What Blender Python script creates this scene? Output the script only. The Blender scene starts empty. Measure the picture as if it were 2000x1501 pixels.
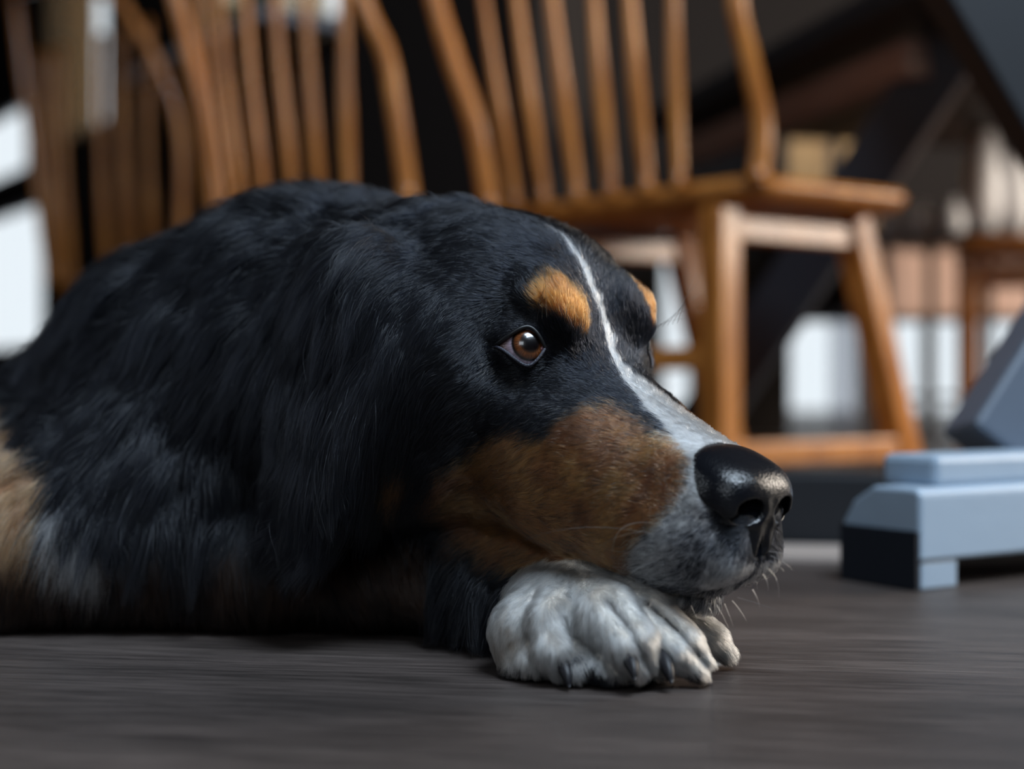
import bpy, bmesh, math, os
import numpy as np
from mathutils import Vector, Matrix
from mathutils.bvhtree import BVHTree

# ------------------------------------------------------------------ camera, world, light, exposure
SC = bpy.context.scene
COL = SC.collection
FPX, CX, CY, CAMZ = 2778.0, 1000.0, 750.5, 0.150      # focal length in pixels of the 2000x1501 frame
FOCUS = 0.752

cam_data = bpy.data.cameras.new('camera')
cam_data.sensor_width = 36.0
cam_data.sensor_fit = 'HORIZONTAL'
cam_data.lens = 36.0 * FPX / 2000.0
cam_data.clip_start = 0.02
cam_data.dof.use_dof = True
cam_data.dof.focus_distance = FOCUS
cam_data.dof.aperture_fstop = 3.0
cam_data.dof.aperture_blades = 0
cam = bpy.data.objects.new('camera', cam_data)
cam.location = (0, 0, CAMZ)
cam.rotation_euler = (math.pi / 2, 0, 0)
COL.objects.link(cam)
SC.camera = cam

SC.view_settings.view_transform = 'Standard'
SC.view_settings.look = 'None'
SC.view_settings.gamma = 1.0
SC.view_settings.use_curve_mapping = False
SC.view_settings.exposure = 0.0
SC.cycles.max_bounces = 6
SC.cycles.diffuse_bounces = 3
SC.cycles.glossy_bounces = 3
SC.cycles.transmission_bounces = 4
SC.cycles.transparent_max_bounces = 8
SC.cycles.caustics_reflective = False
SC.cycles.caustics_refractive = False
SC.cycles_curves.shape = 'RIBBONS'
SC.cycles_curves.subdivisions = 2

def P(px, py, d):
    """the point at depth d that the photograph shows at pixel px, py"""
    return np.array([(px - CX) / FPX * d, d, CAMZ - (py - CY) / FPX * d])

def proj(p):
    p = np.asarray(p, dtype=np.float64)
    d = np.maximum(p[..., 1], 1e-3)
    return CX + FPX * p[..., 0] / d, CY - FPX * (p[..., 2] - CAMZ) / d

world = bpy.data.worlds.new('world')
SC.world = world
world.use_nodes = True
_bg = world.node_tree.nodes['Background']
_bg.inputs[0].default_value = (0.86, 0.94, 1.0, 1)
_bg.inputs[1].default_value = 1.08

def area(name, loc, target, sx, sy, power, col, spread=180):
    l = bpy.data.lights.new(name, 'AREA')
    l.shape = 'RECTANGLE'; l.size = sx; l.size_y = sy
    l.energy = power; l.color = col; l.spread = math.radians(spread)
    o = bpy.data.objects.new(name, l); COL.objects.link(o)
    o.location = loc
    o.rotation_euler = (Vector(target) - Vector(loc)).to_track_quat('-Z', 'Y').to_euler()
    return o
# daylight through the openings of the room: the roof light above the dog, windows on the right, behind the camera and on the left
area('skylight_light', (1.00, -.25, 2.66), (.10, .80, .10), 1.85, .95, 142, (.69, .84, 1.0))
area('window_light_right', (3.08, 1.9, 1.25), (.5, 2.3, .4), 1.5, 1.4, 104, (1.0, .88, .74))
area('window_light_front', (-.70, -2.14, 1.50), (.05, .80, .10), 1.0, .8, 10, (.80, .90, 1.0))
area('window_light_left', (-3.40, .6, 1.5), (-.2, 2.0, .6), 1.2, 1.2, 8, (.80, .90, 1.0))

# ------------------------------------------------------------------ the dog: signed distance sculpt
TH = math.radians(47.0)
HF = np.array([math.cos(TH), -math.sin(TH), 0.0])        # head forward, horizontal
HL = np.array([-math.sin(TH), -math.cos(TH), 0.0])       # towards the dog's side that faces the camera
HO = np.array([0.0412, 0.792, 0.0])
PITCH = math.radians(25.0)
ZREF = 0.17
cP, sP = math.cos(PITCH), math.sin(PITCH)

def to_head(p):
    """world -> (u along the head, y lateral, v up)"""
    q = p - HO
    t = q @ HF; y = q @ HL; z = p[..., 2] - ZREF
    return np.stack([t * cP - z * sP, y, t * sP + z * cP], -1)

def from_head(h):
    h = np.asarray(h, dtype=np.float64)
    t = h[..., 0] * cP + h[..., 2] * sP
    z = -h[..., 0] * sP + h[..., 2] * cP + ZREF
    out = HO + t[..., None] * HF + h[..., 1][..., None] * HL
    out = out.copy(); out[..., 2] = z
    return out

def head_pix(px, py, y):
    """head coordinates of the point of the plane lateral = y seen at a pixel"""
    r = np.array([(px - CX) / FPX, 1.0, -(py - CY) / FPX])
    c = np.array([0, 0, CAMZ])
    s = (y - (c - HO) @ HL) / (r @ HL)
    return to_head(c + s * r)

F32 = np.float32
class Field:
    def __init__(self, xs, ys, zs):
        self.x, self.y, self.z = [a.astype(F32) for a in (xs, ys, zs)]
        self.D = np.full((len(xs), len(ys), len(zs)), 0.06, F32)
    def sub(self, lo, hi):
        sl = []
        for a, l, h in zip((self.x, self.y, self.z), lo, hi):
            i0 = int(np.searchsorted(a, l)); i1 = int(np.searchsorted(a, h))
            sl.append(slice(max(i0 - 1, 0), min(i1 + 1, len(a))))
        if any(s.stop <= s.start for s in sl): return None
        X, Y, Z = np.meshgrid(self.x[sl[0]], self.y[sl[1]], self.z[sl[2]], indexing='ij')
        return tuple(sl), np.stack([X, Y, Z], -1)
    def apply(self, lo, hi, fn, k=0.01, op='add', m=0.03):
        lo = np.asarray(lo, float) - m; hi = np.asarray(hi, float) + m
        r = self.sub(lo, hi)
        if r is None: return
        sl, pts = r
        d = fn(pts).astype(F32)
        a = self.D[sl]
        if op == 'add':
            h = np.maximum(k - np.abs(a - d), 0) / k
            self.D[sl] = np.minimum(a, d) - h * h * k * 0.25
        elif op == 'cut':
            d = -d
            h = np.maximum(k - np.abs(a - d), 0) / k
            self.D[sl] = np.maximum(a, d) + h * h * k * 0.25
        elif op == 'push':                       # offset the surface by fn
            self.D[sl] = a + d
    # tapered capsule chain in world space: pts [(x,y,z,r)...]
    def chain(self, pts, k=0.012, op='add'):
        pts = np.array(pts, float)
        for a, b in zip(pts[:-1], pts[1:]):
            A, B, ra, rb = a[:3], b[:3], a[3], b[3]
            def fn(p, A=A, B=B, ra=ra, rb=rb):
                ab = B - A; L2 = ab @ ab
                h = np.clip(((p - A) @ ab) / L2, 0, 1)
                q = p - A - h[..., None] * ab
                return np.sqrt((q * q).sum(-1)) - (ra + (rb - ra) * h)
            R = max(ra, rb)
            self.apply(np.minimum(A, B) - R, np.maximum(A, B) + R, fn, k, op)
    def ell(self, c, r, M=None, k=0.012, op='add', n=2.0):
        c = np.asarray(c, float); r = np.asarray(r, float)
        R = r.max()
        def fn(p):
            q = (p - c)
            if M is not None: q = q @ M            # columns of M are the axes
            e = q / r
            l = (np.abs(e) ** n).sum(-1) ** (1.0 / n) if n != 2.0 else np.sqrt((e * e).sum(-1))
            g = e / r
            gl = np.sqrt((g * g).sum(-1)) + 1e-9
            return np.where(l > 1e-4, l * (l - 1) / gl, -r.min())
        self.apply(c - R, c + R, fn, k, op)
    def hell(self, h, r, ang=0.0, yaw=0.0, k=0.012, op='add', mirror=True, n=2.0):
        """ellipsoid given in head space, mirrored to both sides"""
        for s in ((1, -1) if mirror and abs(h[1]) > 1e-6 else (1,)):
            c = from_head(np.array([h[0], h[1] * s, h[2]]))
            eu = from_head(np.array([1., 0, 0])) - from_head(np.zeros(3))
            ev = from_head(np.array([0., 0, 1])) - from_head(np.zeros(3))
            el = HL
            ca, sa = math.cos(math.radians(ang)), math.sin(math.radians(ang))
            a1 = eu * ca - ev * sa; a3 = eu * sa + ev * ca
            cy, sy = math.cos(math.radians(yaw)), math.sin(math.radians(yaw)) * s
            b1 = a1 * cy + el * sy; b2 = -a1 * sy + el * cy
            self.ell(c, r, np.stack([b1, b2, a3], 1), k, op, n)
    def nets(self):
        D = self.D; nx, ny, nz = D.shape
        S = D < 0
        acc = {}
        cid = lambda i, j, k: (i * ny + j) * nz + k
        sums = np.zeros((nx * ny * nz, 3), F32) if False else None
        ids, pos = [], []
        quads = []
        G = (self.x, self.y, self.z)
        for ax in range(3):
            a = [slice(None)] * 3; b = [slice(None)] * 3
            a[ax] = slice(0, -1); b[ax] = slice(1, None)
            cr = S[tuple(a)] != S[tuple(b)]
            I = np.stack(np.nonzero(cr), -1)
            if len(I) == 0: continue
            J = I.copy(); J[:, ax] += 1
            da = D[I[:, 0], I[:, 1], I[:, 2]]; db = D[J[:, 0], J[:, 1], J[:, 2]]
            t = da / (da - db)
            p = np.stack([G[0][I[:, 0]], G[1][I[:, 1]], G[2][I[:, 2]]], -1)
            q = np.stack([G[0][J[:, 0]], G[1][J[:, 1]], G[2][J[:, 2]]], -1)
            c = p + (q - p) * t[:, None]
            o1, o2 = [(1, 2), (2, 0), (0, 1)][ax]
            ok = (I[:, o1] > 0) & (I[:, o2] > 0)
            corners = []
            for s1, s2 in ((1, 1), (0, 1), (0, 0), (1, 0)):
                K = I.copy(); K[:, o1] -= s1; K[:, o2] -= s2
                K = np.maximum(K, 0)
                cc = cid(K[:, 0].astype(np.int64), K[:, 1], K[:, 2])
                corners.append(cc)
                ids.append(cc); pos.append(c)
            qd = np.stack(corners, -1)
            flip = ~(da < 0)
            qd[flip] = qd[flip][:, ::-1]
            quads.append(qd[ok])
        ids = np.concatenate(ids); pos = np.concatenate(pos); quads = np.concatenate(quads)
        u, inv = np.unique(ids, return_inverse=True)
        cnt = np.bincount(inv)
        V = np.stack([np.bincount(inv, pos[:, i]) / cnt for i in range(3)], -1)
        Q = np.searchsorted(u, quads)
        return V, Q

def grid_axis(breaks):
    """breaks: [(start, step), ..., (end, None)]"""
    out = []
    for (a, s), (b, _) in zip(breaks[:-1], breaks[1:]):
        n = max(1, int(round((b - a) / s)))
        out.append(np.linspace(a, b, n, endpoint=False))
    out.append(np.array([breaks[-1][0]]))
    return np.concatenate(out)

def smooth_profile(xs, tab):
    """Catmull-Rom style interpolation of the table columns"""
    tab = np.array(tab, float)
    X = tab[:, 0]; out = []
    for c in range(1, tab.shape[1]):
        Yv = tab[:, c]
        m = np.gradient(Yv, X)
        i = np.clip(np.searchsorted(X, xs) - 1, 0, len(X) - 2)
        h = X[i + 1] - X[i]
        t = np.clip((xs - X[i]) / h, 0, 1)
        out.append((2*t**3-3*t**2+1)*Yv[i] + (t**3-2*t**2+t)*h*m[i] + (-2*t**3+3*t**2)*Yv[i+1] + (t**3-t**2)*h*m[i+1])
    return out

#      u      top     bottom   halfw  exponent
HEAD = [
 (-.200, -.010, -.110, .045, 2.0),
 (-.170,  .012, -.124, .062, 2.1),
 (-.130,  .033, -.130, .071, 2.2),
 (-.090,  .0465,-.130, .075, 2.3),
 (-.063,  .050, -.128, .076, 2.4),
 (-.039,  .0475,-.124, .073, 2.4),
 (-.011,  .0330,-.118, .0620, 2.4),
 ( .007,  .0175,-.113, .0535, 2.4),
 ( .022,  .0050,-.108, .0480, 2.4),
 ( .050, -.0040,-.099, .0455, 2.5),
 ( .080, -.0065,-.091, .0415, 2.5),
 ( .105, -.0060,-.084, .0375, 2.5),
 ( .123, -.0050,-.077, .0330, 2.4),
 ( .137, -.0100,-.070, .0270, 2.3),
 ( .147, -.0220,-.060, .0170, 2.2),
]
def head_loft(p):
    h = to_head(p)
    u, y, v = h[..., 0], h[..., 1], h[..., 2]
    tp, bt, w, n = smooth_profile(u, HEAD)
    c = (tp + bt) / 2; hh = (tp - bt) / 2
    e = (np.abs(y / w) ** n + np.abs((v - c) / hh) ** n) ** (1 / n)
    d = (e - 1) * np.minimum(w, hh) * 0.9
    over = np.maximum(np.maximum(HEAD[0][0] - u, u - HEAD[-1][0]), 0)
    return np.where(over > 0, np.sqrt(np.maximum(d, 0) ** 2 + over ** 2) + np.minimum(d, 0) * 0, d)

def hp(px, py, y=0.0):
    return head_pix(px, py, y)

EYE_R = 0.0168
EYE_C = hp(1021, 684, 0.0400)          # centre of the near eyeball, head space
#EYE#

def build_dog_field():
    xs = grid_axis([(-1.05, .012), (-.40, .006), (-.16, .0030), (-.03, .0015), (.16, .004), (.22, None)])
    ys = grid_axis([(.60, .003), (.66, .0016), (.83, .0028), (.95, .006), (1.15, .012), (1.7, None)])
    zs = grid_axis([(-.006, .0024), (.03, .0020), (.12, .0016), (.22, .0024), (.33, .008), (.42, None)])
    f = Field(xs, ys, zs)
    # trunk, neck and shoulders
    f.chain([(-.95, 1.48, .08, .10), (-.70, 1.36, .050, .085), (-.52, 1.22, .030, .068), (-.38, 1.08, .050, .074)], k=.04)
    f.chain([(-.38, 1.08, .050, .074), (-.33, 1.05, .058, .076), (-.275, 1.02, .098, .086), (-.21, .985, .147, .091), (-.150, .960, .150, .094), (-.055, .885, .150, .092)], k=.035)
    f.ell((-.118, .95, .218), (.078, .07, .053), k=.035)        # ruff behind the ears
    f.ell((-.22, .92, .075), (.12, .07, .07), k=.04)           # chest fur
    f.ell((-.36, .99, .070), (.09, .09, .070), k=.04)          # near shoulder
    f.ell((-.98, 1.42, .08), (.15, .12, .09), k=.04)           # thigh
    f.chain([(-1.0, 1.30, .05, .045), (-.84, 1.24, .035, .033), (-.74, 1.22, .028, .026)], k=.02)
    # head
    f.apply((-.14, .60, -.01), (.19, 1.0, .32), head_loft, k=.03, m=0)
    # brows, cheeks, flews
    f.hell((-.005, .032, .0205), (.021, .016, .0115), ang=28, yaw=18, k=.014)
    f.hell((-.052, .060, -.028), (.040, .022, .030), ang=0, yaw=12, k=.03)
    f.hell((-.070, .062, -.070), (.055, .030, .045), k=.03)
    f.hell((.045, .034, -.055), (.050, .020, .032), ang=5, yaw=-4, k=.02)
    f.hell((.106, .0215, -.0590), (.036, .0205, .0240), ang=-4, yaw=-12, k=.012)
    f.hell((.134, .0115, -.052), (.020, .0165, .0190), ang=-14, k=.010)
    f.hell((.030, .062, -.004), (.018, .010, .008), ang=30, k=.02, op='cut')
    f.hell((.103, .0, -.0805), (.034, .0225, .0105), ang=2, k=.006)          # chin
    # the line of the mouth
    def mouth(p):
        h = to_head(p)
        u, y, v = h[..., 0], np.abs(h[..., 1]), h[..., 2]
        line = np.interp(u, [.07, .109, .122, .135, .148, .156], [-.0880, -.0840, -.0800, -.0740, -.0630, -.0530])
        a = np.abs(v - line) - .0012
        w = np.interp(u, [.07, .11, .135, .155], [.030, .022, .012, -.004])
        return np.maximum(np.maximum(a, w - y), .070 - u)
    f.apply((-.02, .60, .0), (.19, .86, .14), mouth, k=.004, op='cut', m=0)
    # eye sockets: the lids bulge over the balls, then open
    for s in (1, -1):
        c = EYE_C * np.array([1, s, 1])
        f.ell(from_head(c + EYE_FR[0] * [1, s, 1] * .026), (.0215, .0215, .0215), k=.016, op='cut')
        f.ell(from_head(c), (EYE_R + .0016,) * 3, k=.007)
        def lid(p, s=s):
            return almond(to_head(p) * np.array([1, s, 1]))
        w = from_head(c)
        f.apply(w - .024, w + .024, lid, k=.0016, op='cut', m=0)
    # near ear, hanging from the side of the skull over the jowl
    for s in (1, -1):
        e0 = from_head((-.112, .068 * s, .008))
        if s > 0:
            A, B, C = e0, P(628, 660, .808), P(618, 920, .806)
        else:
            A, B, C = e0, from_head((-.150, -.098, -.060)), from_head((-.165, -.095, -.130))
        ax = (C - A) / np.linalg.norm(C - A)
        nrm = HL * s * .8 + np.array([-.4, -.25, .1]); nrm -= ax * (nrm @ ax); nrm /= np.linalg.norm(nrm)
        wd = np.cross(ax, nrm)
        M = np.stack([ax, wd, nrm], 1)
        f.ell(A * .60 + B * .40, (.030, .036, .014), M, k=.022)
        f.ell(A * .35 + C * .65, (.072, .050, .013), M, k=.012)
    # near foreleg along the floor, and the paw
    f.chain([(-.345, .99, .070, .066), (-.315, .890, .052, .046), (-.15, .880, .042, .038), (-.03, .850, .040, .033), tuple(P(1110, 1200, .775)) + (.027,)], k=.02)
    for toe in TOES:
        f.chain([tuple(P(*t[:3])) + (t[3],) for t in toe], k=.0028)
    # clefts between the toes
    for l, dm in (([(1100, 1200), (1112, 1262), (1116, 1320)], .727), ([(1188, 1178), (1232, 1232), (1268, 1312)], .717), ([(1262, 1176), (1330, 1240), (1384, 1306)], .7425)):
        def groove(p, l=l, dm=dm):
            x, y = proj(p); e = np.full(x.shape, 1e9)
            for (ax, ay), (bx, by) in zip(l[:-1], l[1:]):
                h = np.clip(((x - ax) * (bx - ax) + (y - ay) * (by - ay)) / ((bx - ax) ** 2 + (by - ay) ** 2), 0, 1)
                e = np.minimum(e, np.hypot(x - ax - h * (bx - ax), y - ay - h * (by - ay)))
            return np.maximum(e * .00026 - .0008, p[..., 1] - dm)
        f.apply((.01, .66, .005), (.12, .76, .075), groove, k=.007, op='cut', m=0)
    for q in PADS:
        f.ell(P(*q[:3]) * [1, 1, 0] + [0, 0, .0105], (q[3] * 1.15, q[3] * 1.1, .0100), k=.004)
    f.ell(P(1140, 1180, .768), (.032, .030, .0235), k=.012)
    f.ell(P(1150, 1280, .768), (.042, .030, .020), k=.006)
    # the other foreleg, under the chin and chest
    f.chain([(-.10, 1.04, .06, .045), (.00, .98, .035, .030), (.06, .945, .028, .024)], k=.012)
    return f

TOES = [
 [(1078, 1192, .765, .023), (1036, 1235, .740, .0200), (1034, 1300, .732, .0155)],
 [(1100, 1176, .752, .0165), (1082, 1215, .722, .0125), (1086, 1265, .709, .0095), (1094, 1300, .708, .0065)],
 [(1135, 1174, .757, .0190), (1190, 1204, .716, .0155), (1234, 1256, .698, .0122), (1252, 1292, .694, .0078)],
 [(1175, 1164, .757, .0185), (1256, 1196, .724, .0148), (1324, 1262, .709, .0120), (1362, 1298, .706, .0082)],
 [(1238, 1170, .767, .0160), (1322, 1200, .757, .0120), (1382, 1248, .750, .0090), (1412, 1270, .748, .0055)],
]
PADS = [(1060, 1330, .722, .011), (1135, 1325, .715, .013), (1200, 1325, .708, .012), (1280, 1322, .716, .010)]

def almond(h):
    """signed field of the eye opening, head space, near side positive"""
    q = h - EYE_C
    a = EYE_FR                                    # rows: out, along (to inner corner), up
    o = q @ a[0]; s = q @ a[1]; w = q @ a[2]
    return np.maximum(np.maximum(lens2(s, w), -o), o - .03)

HW, UP, DN = .0134, .0104, .0098               # half length, rise of the upper lid, drop of the lower one
def lid_lines(s):
    x = np.clip(s / HW, -1, 1)
    w = x - .30 * (1 - x * x)
    w2 = x - .38 * (1 - x * x)
    return UP * (1 - np.abs(w) ** 1.8), -DN * (1 - np.abs(w2) ** 1.7)
def lens2(s, w):
    up, dn = lid_lines(s)
    return np.maximum(np.maximum(w - up, dn - w), np.abs(s) - HW) * .8

def _frame(outpix):
    c = from_head(EYE_C)
    out = outpix / np.linalg.norm(outpix)
    al = np.array([1.0, 0, -.06]); al -= out * (al @ out); al /= np.linalg.norm(al)
    up = np.cross(al, out); up = up if up[2] > 0 else -up
    return np.stack([wdir(out), wdir(al), wdir(up)])
def wdir(v):
    """world direction -> head direction"""
    return to_head(HO + v) - to_head(HO + np.zeros(3))
EYE_FR = _frame(np.array([-.12, -.98, .10]))

field = build_dog_field()
V, Q = field.nets()
del field

def new_mesh(name, V, Q):
    me = bpy.data.meshes.new(name)
    me.vertices.add(len(V)); me.vertices.foreach_set('co', np.asarray(V, np.float32).ravel())
    n = Q.shape[1]
    me.loops.add(Q.size); me.loops.foreach_set('vertex_index', Q.astype(np.int32).ravel())
    me.polygons.add(len(Q))
    me.polygons.foreach_set('loop_start', np.arange(0, Q.size, n, dtype=np.int32))
    me.polygons.foreach_set('loop_total', np.full(len(Q), n, np.int32))
    me.update(calc_edges=True); me.validate()
    me.polygons.foreach_set('use_smooth', np.ones(len(me.polygons), bool))
    return me
dog_me = new_mesh('dog', V, Q)
dog = bpy.data.objects.new('dog', dog_me)
COL.objects.link(dog)
print('dog verts', len(V), 'quads', len(Q))

# ------------------------------------------------------------------ materials of the face
def mat(name):
    m = bpy.data.materials.new(name); m.use_nodes = True
    return m, m.node_tree, m.node_tree.nodes['Principled BSDF']

def simple(name, col, rough=.5, spec=.5, metal=0.0, bump=0.0, bscale=40, coat=0.0):
    m, nt, b = mat(name)
    b.inputs['Base Color'].default_value = (*col, 1)
    b.inputs['Roughness'].default_value = rough
    b.inputs['Specular IOR Level'].default_value = spec
    b.inputs['Metallic'].default_value = metal
    b.inputs['Coat Weight'].default_value = coat
    b.inputs['Coat Roughness'].default_value = .08
    if bump:
        tc = nt.nodes.new('ShaderNodeTexCoord'); n = nt.nodes.new('ShaderNodeTexNoise')
        n.inputs['Scale'].default_value = bscale; n.inputs['Detail'].default_value = 4
        bp = nt.nodes.new('ShaderNodeBump'); bp.inputs['Strength'].default_value = bump
        bp.inputs['Distance'].default_value = .002
        nt.links.new(tc.outputs['Object'], n.inputs['Vector'])
        nt.links.new(n.outputs['Fac'], bp.inputs['Height'])
        nt.links.new(bp.outputs['Normal'], b.inputs['Normal'])
    return m

def child(name, me, parent, m=None):
    o = bpy.data.objects.new(name, me); COL.objects.link(o); o.parent = parent
    if m: me.materials.append(m)
    return o

# eyes: ball with iris drawn by the angle from the gaze axis (local +Z)
def eye_material():
    m, nt, b = mat('eye')
    tc = nt.nodes.new('ShaderNodeTexCoord')
    sx = nt.nodes.new('ShaderNodeSeparateXYZ')
    nt.links.new(tc.outputs['Object'], sx.inputs[0])
    def M(op, a, b_=None):
        n = nt.nodes.new('ShaderNodeMath'); n.operation = op
        for i, v in enumerate((a, b_)):
            if v is None: continue
            if isinstance(v, (int, float)): n.inputs[i].default_value = v
            else: nt.links.new(v, n.inputs[i])
        return n.outputs[0]
    r = M('SQRT', M('ADD', M('MULTIPLY', sx.outputs[0], sx.outputs[0]), M('MULTIPLY', sx.outputs[1], sx.outputs[1])))
    rn = M('DIVIDE', r, EYE_R)
    back = M('LESS_THAN', sx.outputs[2], 0.0)
    rr = M('MAXIMUM', rn, back)
    cr = nt.nodes.new('ShaderNodeValToRGB')
    nt.links.new(rr, cr.inputs[0])
    e = cr.color_ramp.elements
    e[0].position = 0.0; e[0].color = (.002, .002, .003, 1)
    e[1].position = 1.0; e[1].color = (.30, .20, .17, 1)
    for p, c in ((.27, (.004, .002, .002)), (.32, (.04, .013, .004)), (.37, (.135, .040, .010)), (.45, (.115, .033, .008)),
                 (.505, (.05, .016, .006)), (.53, (.007, .004, .004)), (.56, (.010, .008, .008)), (.605, (.32, .25, .30)), (.80, (.26, .17, .16))):
        x = e.new(p); x.color = (*c, 1)
    at = M('ARCTAN2', sx.outputs[1], sx.outputs[0])
    cb = nt.nodes.new('ShaderNodeCombineXYZ')
    nt.links.new(M('MULTIPLY', at, 6.0), cb.inputs[0]); nt.links.new(M('MULTIPLY', rn, 2.0), cb.inputs[1])
    no = nt.nodes.new('ShaderNodeTexNoise'); no.inputs['Scale'].default_value = 3.0; no.inputs['Detail'].default_value = 5
    nt.links.new(cb.outputs[0], no.inputs['Vector'])
    mr = nt.nodes.new('ShaderNodeMapRange')
    nt.links.new(no.outputs['Fac'], mr.inputs[0]); mr.inputs[1].default_value = .3; mr.inputs[2].default_value = .7
    mr.inputs[3].default_value = .45; mr.inputs[4].default_value = 1.6
    hv = nt.nodes.new('ShaderNodeHueSaturation')
    nt.links.new(cr.outputs[0], hv.inputs['Color']); nt.links.new(mr.outputs[0], hv.inputs['Value'])
    nt.links.new(hv.outputs[0], b.inputs['Base Color'])
    b.inputs['Roughness'].default_value = .25
    b.inputs['Coat Weight'].default_value = 1.0
    b.inputs['Coat Roughness'].default_value = .0
    b.inputs['Coat IOR'].default_value = 1.45
    return m
EYE_M = eye_material()

def eyeball(side, gaze):
    bm = bmesh.new()
    bmesh.ops.create_uvsphere(bm, u_segments=64, v_segments=48, radius=EYE_R)
    for v in bm.verts:                                   # cornea bulge
        c = v.co.z / EYE_R
        if c > .84: v.co *= 1 + .030 * ((c - .84) / .16) ** 1.2
    for f in bm.faces: f.smooth = True
    me = bpy.data.meshes.new('eye'); bm.to_mesh(me); bm.free()
    o = child('eye', me, dog, EYE_M)
    o.location = from_head(EYE_C * np.array([1, side, 1]))
    o.rotation_euler = Vector(gaze).to_track_quat('Z', 'Y').to_euler()
    return o
eyeball(1, (.24, -.95, .24))
eyeball(-1, (.85, -.50, .20))

def tube_mesh(name, pts, rad, seg=8, closed=False):
    pts = np.asarray(pts, float); n = len(pts)
    rad = np.broadcast_to(np.asarray(rad, float), (n,))
    if closed: T = np.roll(pts, -1, 0) - np.roll(pts, 1, 0)
    else: T = np.gradient(pts, axis=0)
    T /= np.linalg.norm(T, axis=1)[:, None] + 1e-12
    ref = np.array([0, 0, 1.0]) if abs(T[0][2]) < .9 else np.array([1.0, 0, 0])
    N = np.cross(T[0], ref); N /= np.linalg.norm(N)
    Vv = []; 
    for i in range(n):
        N = N - T[i] * (N @ T[i]); N /= np.linalg.norm(N) + 1e-12
        B = np.cross(T[i], N)
        a = np.linspace(0, 2 * np.pi, seg, endpoint=False)
        Vv.append(pts[i] + rad[i] * (np.cos(a)[:, None] * N + np.sin(a)[:, None] * B))
    Vv = np.concatenate(Vv); F = []
    m = n if closed else n - 1
    for i in range(m):
        j = (i + 1) % n
        for k in range(seg):
            l = (k + 1) % seg
            F.append((i * seg + k, j * seg + k, j * seg + l, i * seg + l))
    if not closed:
        F.append(tuple(range(seg))[::-1]); F.append(tuple(range((n - 1) * seg, n * seg)))
    me = bpy.data.meshes.new(name); me.from_pydata(Vv.tolist(), [], F); me.update()
    for p in me.polygons: p.use_smooth = True
    return me

RIM_M = simple('eyelid_rim', (.040, .042, .060), .32, .6, bump=.5, bscale=1500)  # lower rim: the light on it is put into the colour
RIM_SHADED = simple('upper_lid_rim', (.006, .006, .007), .4, .4)  # darker copy for the upper rim, lid shade put into the colour
TEAR_M = simple('tear_corner', (.22, .09, .10), .2, .6)
def lid_rim(side):
    k = 40
    s = np.concatenate([np.linspace(-1, 1, k), np.linspace(1, -1, k)[1:-1]])
    s = np.sin(s * np.pi / 2) * HW
    up, dn = lid_lines(s)
    w = np.where(np.arange(len(s)) < k, up, dn)
    R = EYE_R + .0016
    o = np.sqrt(np.maximum(R * R - s * s - w * w, 1e-8))
    q = o[:, None] * EYE_FR[0] + s[:, None] * EYE_FR[1] + w[:, None] * EYE_FR[2] + EYE_C
    return from_head(q * np.array([1, side, 1])), s, w
for side in (1, -1):
    pts, s_, w_ = lid_rim(side)
    k = 40
    child('upper_eyelid', tube_mesh('upper_eyelid', pts[:k] + np.array([0, 0, .0006]), .0013 - .0004 * np.abs(np.linspace(-1, 1, k)), 12), dog, RIM_SHADED)['label'] = 'upper eyelid, painted black as in shade'
    lo = np.concatenate([pts[k - 1:], pts[:1]])
    child('lower_eyelid', tube_mesh('lower_eyelid', lo, .00085, 12), dog, RIM_M)['label'] = 'lower eyelid, painted blue-grey as lit'
    i = np.argmax(s_)
    bm = bmesh.new(); bmesh.ops.create_icosphere(bm, subdivisions=3, radius=.0024)
    for f in bm.faces: f.smooth = True
    me = bpy.data.meshes.new('tear_duct'); bm.to_mesh(me); bm.free()
    o = child('tear_duct', me, dog, TEAR_M); o.location = pts[i] * .88 + from_head(EYE_C * np.array([1, side, 1])) * .12 ; o.scale = (1, .8, .8)

# nose leather
def nose():
    f = Field(np.arange(.104, .170, .00055), np.arange(-.031, .031, .00055), np.arange(-.052, .012, .00055))
    E = f.ell
    E((.1330, 0, -.0130), (.0225, .0225, .0165), k=.004, n=2.5)
    for s in (1, -1):
        E((.1380, .0120 * s, -.0190), (.0165, .0110, .0145), k=.006)      # wings
        E((.1400, .0085 * s, -.0340), (.0120, .0075, .0085), k=.006)
    f.chain([(.148, 0, -.020, .0088), (.1500, 0, -.036, .0082), (.1505, 0, -.047, .0072)], k=.008)
    for s in (1, -1):
        # nostril: round in front, closing into a comma slit on the side
        f.chain([(.162, .0080 * s, -.0150, .0060), (.150, .0105 * s, -.0160, .0056), (.135, .0100 * s, -.0150, .0035)], k=.003, op='cut')
        f.chain([(.1520, .0125 * s, -.0200, .0034), (.1440, .0195 * s, -.0225, .0020), (.1340, .0238 * s, -.0200, .0014), (.1270, .0246 * s, -.0130, .0010)], k=.003, op='cut')
    f.chain([(.1570, 0, -.010, .0004), (.1590, 0, -.022, .0010), (.1585, 0, -.034, .0009), (.1580, 0, -.048, .0009)], k=.004, op='cut')
    Vn, Qn = f.nets()
    Vn = (Vn - [.150, 0, -.005]) * [1.12, 1.24, .98] + [.1425, 0, -.0112]
    return from_head(Vn), Qn[:, ::-1]
Vn, Qn = nose()
m, nt, b = mat('nose_leather')
b.inputs['Base Color'].default_value = (.0045, .005, .007, 1)
b.inputs['Roughness'].default_value = .25
b.inputs['Specular IOR Level'].default_value = .42
tc = nt.nodes.new('ShaderNodeTexCoord'); vo = nt.nodes.new('ShaderNodeTexVoronoi'); vo.inputs['Scale'].default_value = 900
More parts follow.
